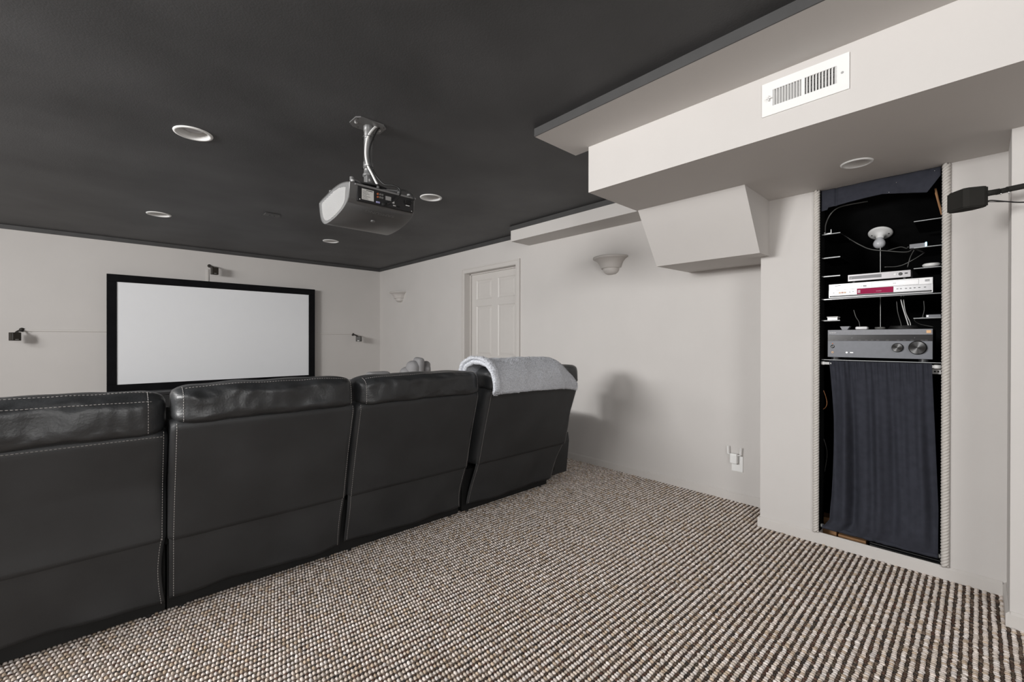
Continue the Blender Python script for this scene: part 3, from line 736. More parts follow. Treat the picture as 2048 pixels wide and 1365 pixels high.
for k, z in enumerate((ZC - .078, ZC - .245)):
    bm = BM(); pts = [(1.0745 + .0315 * math.cos(a), 2.334 + .036 * math.sin(a), z + .003 * math.sin(2 * a)) for a in [2 * math.pi * q / 24 for q in range(25)]]
    tube(bm, pts, .0016, 5); tag(finish('cable_tie', bm, 'cableb'), 'thin black tie round pole and cables, ' + ('the upper one' if k == 0 else 'the lower one'), 'cable tie')

# ------------------------------------------------------------------ charcoal reclining sofa
sofa = thing('reclining_sofa', 'long charcoal leather reclining sofa with pale contrast stitching, seen from behind', 'sofa', (1.0, 2.8, 0))
def lerp_path(P, t):
    L = [0]
    for a, b in zip(P, P[1:]): L.append(L[-1] + math.dist(a, b))
    d = t * L[-1]
    for i in range(len(P) - 1):
        if d <= L[i + 1] or i == len(P) - 2:
            f = (d - L[i]) / max(L[i + 1] - L[i], 1e-9); return tuple(P[i][k] + (P[i + 1][k] - P[i][k]) * f for k in range(len(P[0])))
def nz(x, y, z, s, sd=0): return noise.noise(Vector((x * s + sd, y * s + sd * 1.7, z * s)))
stitch_all = {}
def dashes(bm, pts, pitch=.0115, ln=.0078, r=.00115):
    L = [0]
    for a, b in zip(pts, pts[1:]): L.append(L[-1] + (Vector(b) - Vector(a)).length)
    d = pitch * .5
    while d + ln < L[-1]:
        def at(q):
            for i in range(len(pts) - 1):
                if q <= L[i + 1]:
                    f = (q - L[i]) / max(L[i + 1] - L[i], 1e-9); return Vector(pts[i]).lerp(Vector(pts[i + 1]), f)
            return Vector(pts[-1])
        a, b = at(d), at(d + ln); mm = (a + b) / 2
        tube(bm, [a, mm, b], [r * .5, r, r * .5], 4, True)
        d += pitch
def make_seat(idx, x0, x1, xb0, xb1, zt, yoff, headz, hh, style):
    """x0..x1 at panel level, xb0..xb1 at flap bottom, zt panel top height"""
    wd = x1 - x0
    T = zt
    rear = [(2.332 + yoff * .3, .345), (2.315 + yoff * .5, .42), (2.272 + yoff * .8, .60), (2.225 + yoff, T - .10), (2.203 + yoff, T - .02), (2.212 + yoff, T)]
    prof = rear + [(2.26 + yoff, T + .012), (2.34 + yoff, T + .005), (2.40 + yoff, T - .06), (2.46, .60), (2.49, .42), (2.495, .345), (2.42, .335)]
    cy = sum(p[0] for p in prof) / len(prof); cz = sum(p[1] for p in prof) / len(prof)
    n = 64
    pl = [lerp_path(prof + [prof[0]], j / n) for j in range(n)]
    def fn(u, v):
        x = x0 + wd * u
        e = min(u, 1 - u) * wd; rr = .022
        ins = 0 if e > rr else rr - math.sqrt(max(0, rr * rr - (rr - e) ** 2))
        j = int(round(v * n)) % n; y, z = pl[j]
        dy, dz = cy - y, cz - z; ln = math.hypot(dy, dz)
        y += dy / ln * ins * .9; z += (1 if dz > 0 else -1) * min(ins, abs(dz)) * .6
        if y < 2.36:
            y -= .007 * math.sin(math.pi * u) * math.sin(math.pi * min(1, max(0, (z - .3) / (T - .3)))) 
            y += .004 * nz(x, 0, z, 5, idx * 9)
        return (x, y, z)
    back = gridmesh('backrest', fn, 42, n, 'leatherback', sofa, closed_v=True, caps=True)
    # headrest roll
    hy, hz = 2.285 + yoff, (headz + T - .015) / 2 + .004
    a_, b_ = .118, (headz - T + .03) / 2
    def hp(u, ang, off=0):
        x = x0 + .004 + (wd - .008) * u
        e = min(u, 1 - u) * wd; rr = .085
        k = 1 if e > rr else math.sqrt(max(0.0, 1 - ((rr - e) / rr) ** 2)) * .66 + .34
        if e < 1e-6: k = .32
        c, s = math.cos(ang), math.sin(ang)
        p = .62
        yy = a_ * k * math.copysign(abs(c) ** p, c); zz = b_ * (k * .62 + .38) * math.copysign(abs(s) ** p, s)
        w1 = nz(x * 2.6, 0, ang * .5, 3.1, idx * 13) * .012
        w2 = abs(nz(x * 2.2, 0, ang * .3, 7.0, idx * 5 + 3)) * -.010
        f = 1 + (w1 + w2 + off) / max(a_, b_) if s < .98 else 1 + off / b_ + w1 * 3
        return (x, hy + yy * f - .02 * (s < 0) * abs(s), hz + zz * (1 + (w1 * .6 + off) / b_) + .006 * math.sin(math.pi * u))
    hd = gridmesh('headrest', lambda u, v: hp(u, 2 * math.pi * v), 90, 48, 'leather', back, closed_v=True, caps=True)
    # lower flap hanging from the backrest
    fy = lambda z: 2.338 + yoff * .3 + (.355 - z) / .285 * .05
    zb = .070 + (0.004 if idx else 0)
    def flp(u, v):
        z = .362 - (.362 - zb) * v
        xa = x0 + .004 + (xb0 - x0) * v + (.010 if idx == 0 else 0); xe = x1 - .003 + (xb1 - x1) * v - .012 * math.sin(math.pi * v)
        x = xa + (xe - xa) * u
        fold = (.013 * math.sin(u * 9 + idx * 2 + v * 2.6) + .009 * math.sin(u * 19 + idx * 5 - v * 3)) * v * (0.5 + abs(u - .4))
        return (x, fy(z) + fold * .8 + .006 * v * nz(x, 0, z, 7, idx), z + .008 * v * math.sin(u * 4 + idx))
    gridmesh('lower_flap', flp, 60, 18, 'leatherback', sofa, solid=.006)
    # stitching
    bm = BM()
    def rp(x, t):
        y, z = lerp_path(rear, t); return (x, y - .0035 - .007 * math.sin(math.pi * min(1, max(0, (x - x0) / wd))) * 0, z)
    for xx in (x0 + .018, x1 - .014):
        dashes(bm, [rp(xx, q / 16) for q in range(17)])
    for side in (0, 1):
        q0 = [flp(.02 if side == 0 else .985, q / 10) for q in range(11)]
        dashes(bm, [(a, b - .0045, c) for a, b, c in q0])
    angs = [R(118)]
    if style == 1: angs = [R(106), R(152)]
    for ag in angs:
        dashes(bm, [hp(.05 + .90 * q / 60, ag, .0016) for q in range(61)])
    for uu in ((.965,) if idx != 0 else (.93,)): dashes(bm, [hp(uu, R(100 + 130 * q / 18), .002) for q in range(19)])
    if idx: dashes(bm, [hp(.045, R(100 + 130 * q / 18), .002) for q in range(19)])
    if style == 1: dashes(bm, [(x0 + .02 + (wd - .035) * q / 30, lerp_path(rear, .955)[0] - .005, lerp_path(rear, .955)[1]) for q in range(31)])
    o = finish('stitching', bm, 'thread', back); o['kind'] = 'stuff'
    # welt across the backrest at flap seam
    bm = BM(); tube(bm, [(x0 + .012 + (wd - .02) * q / 24, fy(.355) - .001 + .002 * nz(x0 + wd * q / 24, 0, 1, 4, idx), .356 + .002 * math.sin(q)) for q in range(25)], .003, 6)
    finish('welt', bm, 'leatherback', sofa, True)
    # seat, footrest, base
    sx0, sx1 = xb0 + .004, xb1 - .004
    bm = BM(); bx(bm, sx0, sx1, 2.50, 3.22, .30, .475, .045, 4); finish('seat_cushion', bm, 'leather', sofa, True)
    bm = BM(); bx(bm, x1 - .03, x1 + .025 if idx < 3 else x1 - .02, 2.43, 2.50, .10, .90 if idx == 0 else .83, .01, 1); finish('dark_gap_fill', bm, 'black', sofa)  # added black block that fills and darkens the gap beside the seat
    bm = BM(); bx(bm, sx0, sx1, 3.20, 3.30, .09, .44, .03, 3); finish('footrest', bm, 'leather', sofa, True)
    bm = BM(); bx(bm, sx0 - .01, sx1 + .01, 2.425, 3.19, .018, .30, 0, 1); finish('base', bm, 'black', sofa)
    for (x, y) in ((sx0 + .05, 2.46), (sx1 - .05, 2.46), (sx0 + .05, 3.12), (sx1 - .05, 3.12)):
        bm = BM(); lathe(bm, [(.024, 0), (.02, .024), (0, .024)], (x, y, .001), (0, 0, 1), 14); finish('foot', bm, 'dark', sofa)
make_seat(0, -.680, .188, -.660, .190, .822, .075, .972, .17, 1)
make_seat(1, .192, .948, .196, .945, .868, 0, .996, .13, 0)
make_seat(2, .958, 1.768, .958, 1.755, .868, 0, .990, .13, 0)
make_seat(3, 1.842, 2.775, 1.795, 2.645, .872, -.01, .995, .13, 0)
for (x0, x1) in ((-.93, -.69), (2.70, 2.945)):
    bm = BM(); bx(bm, x0, x1, 2.50, 3.27, .06, .60, .05, 4); finish('armrest', bm, 'leather', sofa, True)
    bm = BM(); prism(bm, [(2.46, .055), (2.60, .055), (2.60, .40), (2.44, .40), (2.43, .33)], 'X', x0 + (.0 if x0 < 0 else .01), x1); finish('arm_back', bm, 'leatherback', sofa)

# grey sherpa throw over the right-hand headrest
t = thing('throw_blanket', 'folded grey fleece throw draped over the right-hand sofa headrest', 'blanket', (2.2, 2.3, 1.0))
BP = [(2.112, .842), (2.106, .865), (2.112, .93), (2.138, .99), (2.185, 1.035), (2.25, 1.055), (2.32, 1.052), (2.39, 1.02), (2.43, .95), (2.45, .86), (2.462, .76)]
def bl(u, v, off=0):
    y, z = lerp_path(BP, v); x = 1.795 + .865 * u
    e = max(0, u - .74) / .26
    z -= (e ** 1.7) * .125 * max(0, (z - .80) / .25)
    y += e * .02 * (1 if y < 2.25 else -1)
    if v < .02: z += .02 * (1 - u) * 1.2
    x += .01 * math.sin(v * 7)
    a = .006 * nz(x * 1.2, y, z, 6, 2) + .003 * nz(x, y, z, 22, 4)
    cy_, cz_ = y - 2.28, z - .93; l = math.hypot(cy_, cz_) + 1e-6
    return Vector((x, y + cy_ / l * (a + off), z + cz_ / l * (a + off)))
outer = lambda u, v: bl(u, v, .004)
# closed tube-like section: outer + inner faces with rounded edges
NV = 40
def bf(u, v):
    k = v * 2
    edge = min(u, 1 - u) * .865; th = .017 * (1 if edge > .017 else math.sqrt(max(0, 1 - ((.017 - edge) / .017) ** 2)) * .9 + .1)
    if k < 1: return bl(u, k, th)
    return bl(u, 2 - k, -th + .0)
cloth = gridmesh('cloth', bf, 80, 90, 'fur', t, closed_v=True, caps=True)
# second, turned-back layer at the left edge
def roll(u, v):
    a = 2 * math.pi * v; p = bl(.018, u, .020); q = bl(.018, min(1, u + .01), .020)
    return (p.x + .026 * math.cos(a), p.y + .014 * math.sin(a) * (-1 if p.y < 2.28 else 1) * .7, p.z + .014 * math.sin(a) * .7 + .006)
gridmesh('rolled_edge', roll, 40, 14, 'fur', t, closed_v=True, caps=True)
def tufts(name, pos_fn, n, parent, ln=.0095, wdt=.0016):
    P = []; N = []
    for _ in range(n):
        u, v = random.random(), random.random() * .99
        p = Vector(pos_fn(u, v)); p1 = Vector(pos_fn(min(1, u + .01) if u < .99 else u - .01, v)); p2 = Vector(pos_fn(u, v + .01))
        d1 = (p1 - p) * (1 if u < .99 else -1); nn = d1.cross(p2 - p)
        if nn.length < 1e-9: continue
        nn.normalize(); P.append(p); N.append(nn)
    P = np.array(P); N = np.array(N); c = np.array([2.2, 2.28, .90])
    fl_ = ((P - c)[:, 1:] * N[:, 1:]).sum(1) < 0; N[fl_] *= -1
    k = len(P)
    d = N + rng.normal(0, .42, (k, 3)); d /= np.linalg.norm(d, axis=1)[:, None]
    s = np.cross(d, rng.normal(0, 1, (k, 3))); s /= np.linalg.norm(s, axis=1)[:, None]
    L = ln * rng.uniform(.6, 1.2, k)[:, None]
    A = P - s * wdt; B = P + s * wdt; Cc = P + np.cross(d, s) * wdt * 1.5; D = P + d * L + s * rng.normal(0, wdt, (k, 1))
    V = np.stack([A, B, Cc, D], 1).reshape(-1, 3)
    b = (np.arange(k) * 4)[:, None, None]
    F = (np.array([[0, 1, 3], [1, 2, 3], [2, 0, 3]])[None] + b).reshape(-1, 3)
    me = bpy.data.meshes.new(name); me.vertices.add(len(V)); me.vertices.foreach_set('co', V.astype(np.float32).ravel())
    me.loops.add(F.size); me.loops.foreach_set('vertex_index', F.astype(np.int32).ravel())
    me.polygons.add(len(F)); me.polygons.foreach_set('loop_start', np.arange(0, F.size, 3, dtype=np.int32)); me.update()
    o = link(name, me, 'tuft', parent); o['kind'] = 'stuff'
tufts('pile', lambda u, v: bl(u, v, .016), 30000, t, .0075, .0015)
tufts('edge_pile', roll, 4000, t)

# ------------------------------------------------------------------ light grey reclining loveseat in front
t = thing('grey_loveseat', 'light grey reclining seats in front of the sofa near the right wall, mostly hidden', 'loveseat', (2.35, 4.7, 0))
def pad(name, c, s, rotx, rotz, bev=.06, parent=t, m_='recl'):
    bm = BM(); bx(bm, c[0] - s[0] / 2, c[0] + s[0] / 2, c[1] - s[1] / 2, c[1] + s[1] / 2, c[2] - s[2] / 2, c[2] + s[2] / 2, min(bev, min(s) * .48), 5, Matrix.Rotation(R(rotz), 3, 'Z') @ Matrix.Rotation(R(rotx), 3, 'X'), Vector(c))
    return finish(name, bm, m_, parent, True)
bk1 = pad('backrest', (2.575, 4.44, .63), (.33, .20, .54), 14, -8, .09)
pad('headrest_pad', (2.535, 4.35, .865), (.15, .17, .20), 4, 14, .075, bk1)
pad('headrest_pad', (2.592, 4.33, .895), (.085, .15, .21), 4, 0, .036, bk1)
pad('headrest_pad', (2.715, 4.37, .845), (.10, .18, .19), 30, -30, .048, bk1)
bk2 = pad('backrest', (2.05, 4.50, .60), (.56, .20, .36), 22, 0)
pad('headrest_pad', (2.235, 4.60, .795), (.27, .15, .095), 0, 4, .045, bk2)
pad('seat_cushion', (2.60, 4.80, .38), (.54, .62, .20), 0, 0); pad('seat_cushion', (2.03, 4.80, .38), (.56, .62, .20), 0, 0)
pad('armrest', (2.97, 4.76, .36), (.18, .74, .56), 0, 0); pad('armrest', (1.64, 4.76, .36), (.18, .74, .56), 0, 0)
pad('base', (2.32, 4.74, .17), (1.14, .62, .26), 0, 0, .02)
for (x, y) in ((1.7, 4.5), (2.95, 4.5), (1.7, 5.05), (2.95, 5.05)):
    bm = BM(); lathe(bm, [(.022, 0), (.026, .085), (0, .085)], (x, y, .001), (0, 0, 1), 12); finish('foot', bm, 'dark', t)

# ------------------------------------------------------------------ rope trim at the niche
def rope(y, label):
    t = thing('rope_trim', label, 'rope', (XN - .006, y, .07), 'twisted rope trims of the niche')
    x = XN - .008; R0, rs, pitch = .0096, .0072, .047
    for s in range(3):
        nn = 420
        pts = [(x + R0 * math.cos(2 * math.pi * (k / nn * (2.015 / pitch) + s / 3)), y + R0 * math.sin(2 * math.pi * (k / nn * (2.015 / pitch) + s / 3)), .0695 + 2.015 * k / nn) for k in range(nn + 1)]
        bm = BM(); tube(bm, pts, rs, 8); finish('strand', bm, 'rope', t, True)
rope(OY1 + .013, 'cream twisted rope trim running down the left edge of the niche')
rope(OY0 - .013, 'cream twisted rope trim running down the right edge of the niche')

# ------------------------------------------------------------------ equipment niche
NX = 3.12
def shelf(z, y0, y1, dep, label, grp=None, x0=NX):
    t = thing('niche_shelf', label, 'shelf', (x0, (y0 + y1) / 2, z), grp)
    box('board', x0 + .0015, x0 + dep, y0, y1, z - .006, z, 'shelf', t)
    box('front_edge', x0, x0 + .0015, y0, y1, z - .0032, z - .0002, 'glassedge', t)
nmv = ['topmost', 'second from the top', 'third from the top']
for i, z in enumerate((1.830, 1.691, 1.582)):
    shelf(z, .553, .655, .34, 'short black side shelf on the left of the niche, ' + nmv[i], 'short side shelves')
    shelf(z, .118, .238, .34, 'short black side shelf on the right of the niche, ' + nmv[i], 'short side shelves')
shelf(1.446, .118, .655, .36, 'full-width black shelf carrying the silver tape and disc players')
shelf(1.320, .553, .655, .34, 'short black side shelf left of the niche, just above the receiver', 'short side shelves')
shelf(1.320, .118, .238, .34, 'short black side shelf right of the niche, just above the receiver', 'short side shelves')
shelf(1.088, .118, .655, .40, 'full-width black shelf carrying the grey receiver')
def standard(y, x, label, z0=.2, z1=2.0):
    t = thing('shelf_standard', label, 'shelf track', (x, y, z0))
    bm = BM(); bx(bm, x - .012, x + .012, y - .003, y + .003, z0, z1); finish('channel', bm, 'cableg', t)
    bm = BM(); z = z0 + .02
    while z < z1 - .02:
        bx(bm, x - .005, x - .002, y - .0036, y - .003, z, z + .012); bx(bm, x + .002, x + .005, y - .0036, y - .003, z, z + .012); z += .026
    finish('slots', bm, 'black', t)['kind'] = 'stuff'
standard(.735, 3.30, 'dark slotted shelf track on the niche side wall, nearer one')
standard(.735, 3.55, 'dark slotted shelf track on the niche side wall, deeper one')

# cable clamp bits on the top-left shelf, white box lower left
t = thing('cable_clip', 'small white plastic clip on the topmost left side shelf', 'clip', (3.16, .618, 1.8302))
bm = BM(); bx(bm, 3.15, 3.17, .606, .634, 1.8302, 1.842, .002); bx(bm, 3.155, 3.165, .602, .606, 1.8302, 1.862, .001); bx(bm, 3.15, 3.17, .632, .638, 1.8302, 1.848, .001); finish('body', bm, 'steel', t)
t = thing('small_white_box', 'flat white plastic box on the lowest left side shelf', 'box', (3.17, .594, 1.3202))
bm = BM(); bx(bm, 3.14, 3.20, .568, .618, 1.3202, 1.336, .002); finish('body', bm, 'steel', t); box('lid', 3.138, 3.202, .566, .620, 1.336, 1.341, 'white', t, .001)

# receiver
t = thing('av_receiver', 'wide grey audio video receiver with two round dials on the lower shelf', 'receiver', (NX + .02, .39, 1.0885))
RX, RY0, RY1, RZ0, RZ1 = 3.135, .165, .614, 1.103, 1.262
box('chassis', RX + .012, RX + .33, RY0 + .004, RY1 - .004, RZ0 + .002, RZ1 - .002, 'dark', t, .002)
box('top_strip', RX, RX + .012, RY0, RY1, 1.232, RZ1, 'recvt', t, .001)
box('display_strip', RX + .0025, RX + .012, RY0, RY1, 1.198, 1.232, 'recvd', t)
box('lower_panel', RX - .001, RX + .012, RY0, RY1, RZ0, 1.198, 'recvb', t, .001)
lp = bpy.data.objects['lower_panel']; ts = bpy.data.objects['top_strip']; ds = bpy.data.objects['display_strip']
yd = Vector((0, -1, 0))
text('lettering', 'SONY', (RX - .0002, .606, 1.2425), yd, (0, 0, 1), .0062, 'ink', ts, 0.0003, 'LEFT', .033)
box('badge', RX - .0008, RX, .171, .189, 1.240, 1.255, 'gold', ts)
bm = BM()
for y in (.598, .572, .53, .465, .435, .41, .385, .345, .30, .275, .245, .205, .19):
    bx(bm, RX + .0018, RX + .0025, y - .006, y + .006, 1.2015, 1.2032)
bx(bm, RX + .0018, RX + .0025, .233, .236, 1.214, 1.217); bx(bm, RX + .0018, RX + .0025, .497, .503, 1.213, 1.217)
finish('legends', bm, 'cableg', ds)
for (y, z, r_, d_) in ((.302, 1.162, .0235, .014), (.222, 1.163, .035, .018)):
    bm = BM(); lathe(bm, [(r_ * 1.05, 0), (r_ * 1.05, .002), (r_, .003), (r_ * .97, d_), (r_ * .93, d_ + .001), (0, d_ + .001)], (RX - .001, y, z), (-1, 0, 0), 36)
    k_ = finish('dial', bm, 'knob', t, False)
bm = BM(); lathe(bm, [(.010, 0), (.009, .003), (.007, .001), (0, .001)], (RX - .001, .590, 1.165), (-1, 0, 0), 20); finish('power_button', bm, 'knob', t)
bm = BM(); lathe(bm, [(.003, 0), (0, .001)], (RX - .001, .590, 1.182), (-1, 0, 0), 12); finish('standby_light', bm, 'orange', t)
bm = BM(); lathe(bm, [(.0055, 0), (.0055, .003), (.003, .003), (.003, 0)], (RX - .001, .590, 1.131), (-1, 0, 0), 16); finish('headphone_jack', bm, 'gold', t)
bm = BM(); lathe(bm, [(.005, 0), (.005, .002), (0, .002)], (RX - .001, .523, 1.131), (-1, 0, 0), 16); finish('microphone_jack', bm, 'steel', t)
box('usb_port', RX - .002, RX - .001, .493, .508, 1.1285, 1.1335, 'steel', t)
for (x, y) in ((RX + .03, .20), (RX + .03, .58), (RX + .28, .20), (RX + .28, .58)):
    bm = BM(); lathe(bm, [(.022, 0), (.022, .0145), (0, .0145)], (x, y, 1.0885), (0, 0, 1), 18); finish('foot', bm, 'dark', t)

# silver tape/disc combo
t = thing('tape_disc_player', 'wide silver video tape and disc player with a red display window', 'video player', (3.15, .385, 1.4465))
VX = 3.15; vy0, vy1 = .166, .612
box('chassis', VX + .01, VX + .25, vy0 + .004, vy1 - .004, 1.455, 1.530, 'dark', t, .001)
box('upper_front', VX - .002, VX + .01, vy0, vy1, 1.497, 1.532, 'silver', t, .001)
box('lower_front', VX, VX + .01, vy0 + .003, vy1, 1.464, 1.497, 'silverd', t, .001)
box('base_strip', VX + .003, VX + .01, vy0 + .008, vy1 - .008, 1.456, 1.464, 'dark', t)
box('bottom_lip', VX - .001, VX + .01, vy0, vy1, 1.4525, 1.456, 'silver', t)
for y0, y1 in ((vy0, vy0 + .004), (vy1 - .004, vy1)): box('corner_post', VX - .002, VX + .01, y0, y1, 1.4525, 1.497, 'silver', t)
uf = bpy.data.objects['upper_front']; lf = bpy.data.objects['lower_front']
def outline(y0, y1, z0, z1, x, mtl, parent, nm, wln=.0009):
    bm = BM()
    for a in ((y0, y1, z0, z0 + wln), (y0, y1, z1 - wln, z1), (y0, y0 + wln, z0, z1), (y1 - wln, y1, z0, z1)): bx(bm, x - .0004, x, *a)
    finish(nm, bm, mtl, parent)
outline(.460, .585, 1.504, 1.517, VX - .002, 'inkd', uf, 'disc_tray')
outline(.220, .415, 1.500, 1.527, VX - .002, 'inkd', uf, 'tape_flap')
box('button', VX - .0028, VX - .002, .436, .452, 1.511, 1.514, 'inkd', uf); box('button', VX - .0028, VX - .002, .436, .452, 1.506, 1.509, 'inkd', uf)
box('button', VX - .0028, VX - .002, .178, .196, 1.518, 1.521, 'inkd', uf); box('button', VX - .0028, VX - .002, .178, .196, 1.512, 1.515, 'inkd', uf)
box('maker_mark', VX - .0028, VX - .002, .555, .582, 1.5205, 1.5235, 'inkd', uf)
text('lettering', 'DVD', (VX - .0022, .527, 1.5085), yd, (0, 0, 1), .004, 'inkd', uf, 0.0003, 'LEFT')
text('lettering', 'VHS', (VX - .0022, .324, 1.511), yd, (0, 0, 1), .005, 'inkd', uf, 0.0003, 'LEFT')
box('display_window', VX - .0035, VX, .322, .480, 1.4655, 1.4965, 'red', lf, .001)
bm = BM()
for k in range(4): bx(bm, VX - .0040, VX - .0035, .372 + k * .006, .376 + k * .006, 1.476, 1.4775)
finish('clock_dashes', bm, 'ink', lf)
bm = BM()
for k in range(3): bx(bm, VX - .0040, VX - .0035, .464, .476, 1.473 + k * .006, 1.4762 + k * .006)
finish('format_marks', bm, 'ink', lf)
box('jack_plate', VX - .001, VX, .527, .567, 1.474, 1.486, 'white', lf, .0004)
for k in range(3):
    bm = BM(); lathe(bm, [(.0042, 0), (.0042, .003), (.002, .003), (.002, 0)], (VX - .001, .535 + .012 * k, 1.480), (-1, 0, 0), 14); finish('jack', bm, 'gold' if k != 1 else 'orange', lf)
for y in (.588, .513, .498, .305, .291, .270, .253, .236, .218, .196):
    box('button', VX - .001, VX, y - .004, y + .004, 1.480, 1.4835, 'inkd', lf)
# slim DVD player
t = thing('slim_disc_player', 'slim grey disc player lying on top of the silver tape player', 'disc player', (3.17, .385, 1.532))
DXp = 3.175
box('body', DXp, DXp + .2, .254, .526, 1.545, 1.583, 'dvd', t, .001); bd = bpy.data.objects['body.002'] if 'body.002' in bpy.data.objects else t
box('tray_front', DXp - .0015, DXp, .375, .520, 1.556, 1.574, 'dvdd', t, .0005)
text('lettering', 'LG', (DXp - .0017, .515, 1.5605), yd, (0, 0, 1), .0052, 'ink', t, 0.0003, 'LEFT')
bm = BM(); lathe(bm, [(.0035, 0), (.0035, .0012), (0, .0012)], (DXp - .0015 + .0015, .515 + .005, 1.563), (-1, 0, 0), 12); finish('logo_dot', bm, 'ink', t)
bm = BM(); lathe(bm, [(.005, 0), (.005, .002), (0, .002)], (DXp, .318, 1.565), (-1, 0, 0), 18); finish('power_button', bm, 'white', t)
bm = BM(); lathe(bm, [(.0085, 0), (.0085, .002), (.006, .003), (0, .003)], (DXp, .295, 1.565), (-1, 0, 0), 20); finish('control_pad', bm, 'inkd', t)
box('usb_port', DXp - .001, DXp, .266, .278, 1.563, 1.570, 'inkd', t)
for (x, y) in ((DXp + .02, .28), (DXp + .02, .50), (DXp + .17, .28), (DXp + .17, .50)):
    bm = BM(); lathe(bm, [(.009, 0), (.009, .0132), (0, .0132)], (x, y, 1.532), (0, 0, 1), 12); finish('foot', bm, 'dark', t)

# small devices on the receiver
ZR = 1.2625
t = thing('remote_dock', 'small dark tapered block standing on the receiver, leftmost there', 'device', (3.17, .537, ZR))
bm = BM(); prism(bm, [(.549, ZR), (.525, ZR), (.513, ZR + .020), (.559, ZR + .020)], 'X', 3.155, 3.20); finish('block', bm, 'recvt', t)
t = thing('white_puck', 'rounded pale grey receiver puck on the receiver, second from the left', 'device', (3.18, .460, ZR))
bm = BM(); bx(bm, 3.155, 3.21, .433, .489, ZR, ZR + .018, .008, 4); finish('case', bm, 'silver', t, True)
t = thing('grey_disc', 'flat dark grey disc-shaped device on the receiver below the pull cord', 'device', (3.18, .381, ZR))
bm = BM(); lathe(bm, [(.0, 0), (.018, 0), (.023, .006), (.023, .012), (.020, .014), (0, .014)], (3.18, .381, ZR), (0, 0, 1), 28); finish('case', bm, 'cableg', t, True)
t = thing('white_router', 'round white puck-shaped device on the third right side shelf', 'device', (3.17, .175, 1.5822))
bm = BM(); lathe(bm, [(0, .004), (.028, .004), (.036, .012), (.036, .018), (.030, .023), (0, .024)], (3.165, .172, 1.5822), (0, 0, 1), 32); finish('case', bm, 'white', t, True)
bm = BM(); lathe(bm, [(.02, 0), (.02, .005), (0, .005)], (3.165, .172, 1.5822), (0, 0, 1), 24); finish('base', bm, 'dark', t)
t = thing('streaming_box', 'small grey streaming box with a glowing blue light on a right side shelf', 'device', (3.15, .215, 1.6912))
box('case', 3.135, 3.19, .194, .256, 1.6912, 1.7135, 'recvt', t, .001); box('status_light', 3.1335, 3.136, .1885, .1945, 1.694, 1.716, 'blue', t)
t = thing('network_switch', 'small dark box with metal socket on the lowest right side shelf', 'device', (3.17, .165, 1.3202))
box('case', 3.15, 3.22, .135, .192, 1.3202, 1.337, 'recvt', t, .002); box('socket', 3.149, 3.151, .182, .190, 1.325, 1.333, 'chrome', t)

# ceiling lamp holder with bulb and pull cord in the niche
nb = Vector((-math.cos(R(60)), 0, -math.sin(R(60))))
t = thing('lamp_holder', 'white porcelain lamp holder with round bulb on the black sloping niche ceiling', 'lamp', (3.5, .418, 1.87))
o0 = Vector((3.49, .418, 1.864))
bm = BM(); lathe(bm, [(0, 0), (.058, 0), (.060, .003), (.057, .008), (.048, .011), (.035, .015), (.024, .022), (.020, .030), (.0185, .042), (.014, .044)], o0, nb, 40); finish('holder', bm, 'white', t, True)
bm = BM(); lathe(bm, [(.013, .038), (.0145, .048), (.020, .058), (.027, .070), (.030, .084), (.027, .098), (.017, .109), (0, .113)], o0, nb, 28); finish('bulb', bm, 'bulb', t, True)
for sg in (-1, 1):
    bm = BM(); lathe(bm, [(.004, 0), (.004, .003), (0, .003)], o0 + nb * .012 + Vector((0, sg * .040, 0)), nb, 10); finish('screw', bm, 'inkd', t)
bm = BM(); tube(bm, [(3.44, .412, 1.80), (3.44, .411, 1.55), (3.44, .410, 1.275)], .0016, 6); finish('pull_cord', bm, 'cablew', t)

# cables in the niche
def cb(pts, r, m_, label, n=8): tag(cable('cable', pts, r, m_, None, 6, n), label, 'cable')
cb([(3.17, .636, 1.84), (3.17, .633, 1.90), (3.17, .61, 1.955), (3.17, .575, 1.985), (3.16, .52, 1.99), (3.2, .44, 2.0)], .0032, 'cableg', 'grey cable arching from the top left shelf up under the cloth valance')
cb([(3.40, .604, 1.880), (3.40, .55, 1.83), (3.40, .504, 1.790), (3.38, .45, 1.752), (3.36, .37, 1.727), (3.3, .28, 1.70), (3.2, .243, 1.703)], .0028, 'cableg', 'grey cable sagging below the bulb to the streaming box')
cb([(3.38, .37, 1.733), (3.32, .31, 1.735), (3.22, .275, 1.708), (3.15, .262, 1.703)], .0026, 'cableg', 'short dark cable with metal plug meeting the streaming box')
cb([(3.25, .37, 1.62), (3.3, .31, 1.625), (3.3, .25, 1.655), (3.3, .19, 1.70)], .0022, 'cableg', 'thin grey cable rising to the right above the slim disc player')
cb([(3.2, .243, 1.69), (3.25, .262, 1.66), (3.27, .275, 1.61)], .0022, 'cableg', 'thin dark cable hanging down from the streaming box')
cb([(3.22, .505, 1.38), (3.22, .495, 1.34), (3.2, .478, 1.31), (3.19, .472, 1.281)], .002, 'cableg', 'thin bluish cable dropping to the pale rounded puck')
cb([(3.25, .300, 1.43), (3.24, .290, 1.38), (3.2, .268, 1.30), (3.19, .262, 1.275)], .0026, 'cablew', 'whitish cable dropping to the coil, the brightest of the three')
cb([(3.25, .318, 1.42), (3.24, .312, 1.36), (3.2, .296, 1.30), (3.19, .292, 1.275)], .0018, 'cableg', 'thin grey cable dropping to the coil, left of the bright one')
cb([(3.26, .290, 1.43), (3.24, .280, 1.36), (3.2, .258, 1.30), (3.19, .255, 1.275)], .002, 'label', 'pale cable running down beside the bright one to the coil')
cb([(3.3, .21, 1.42), (3.3, .208, 1.37), (3.3, .215, 1.33)], .0018, 'cableg', 'thin dark cable hanging at the right behind the players')
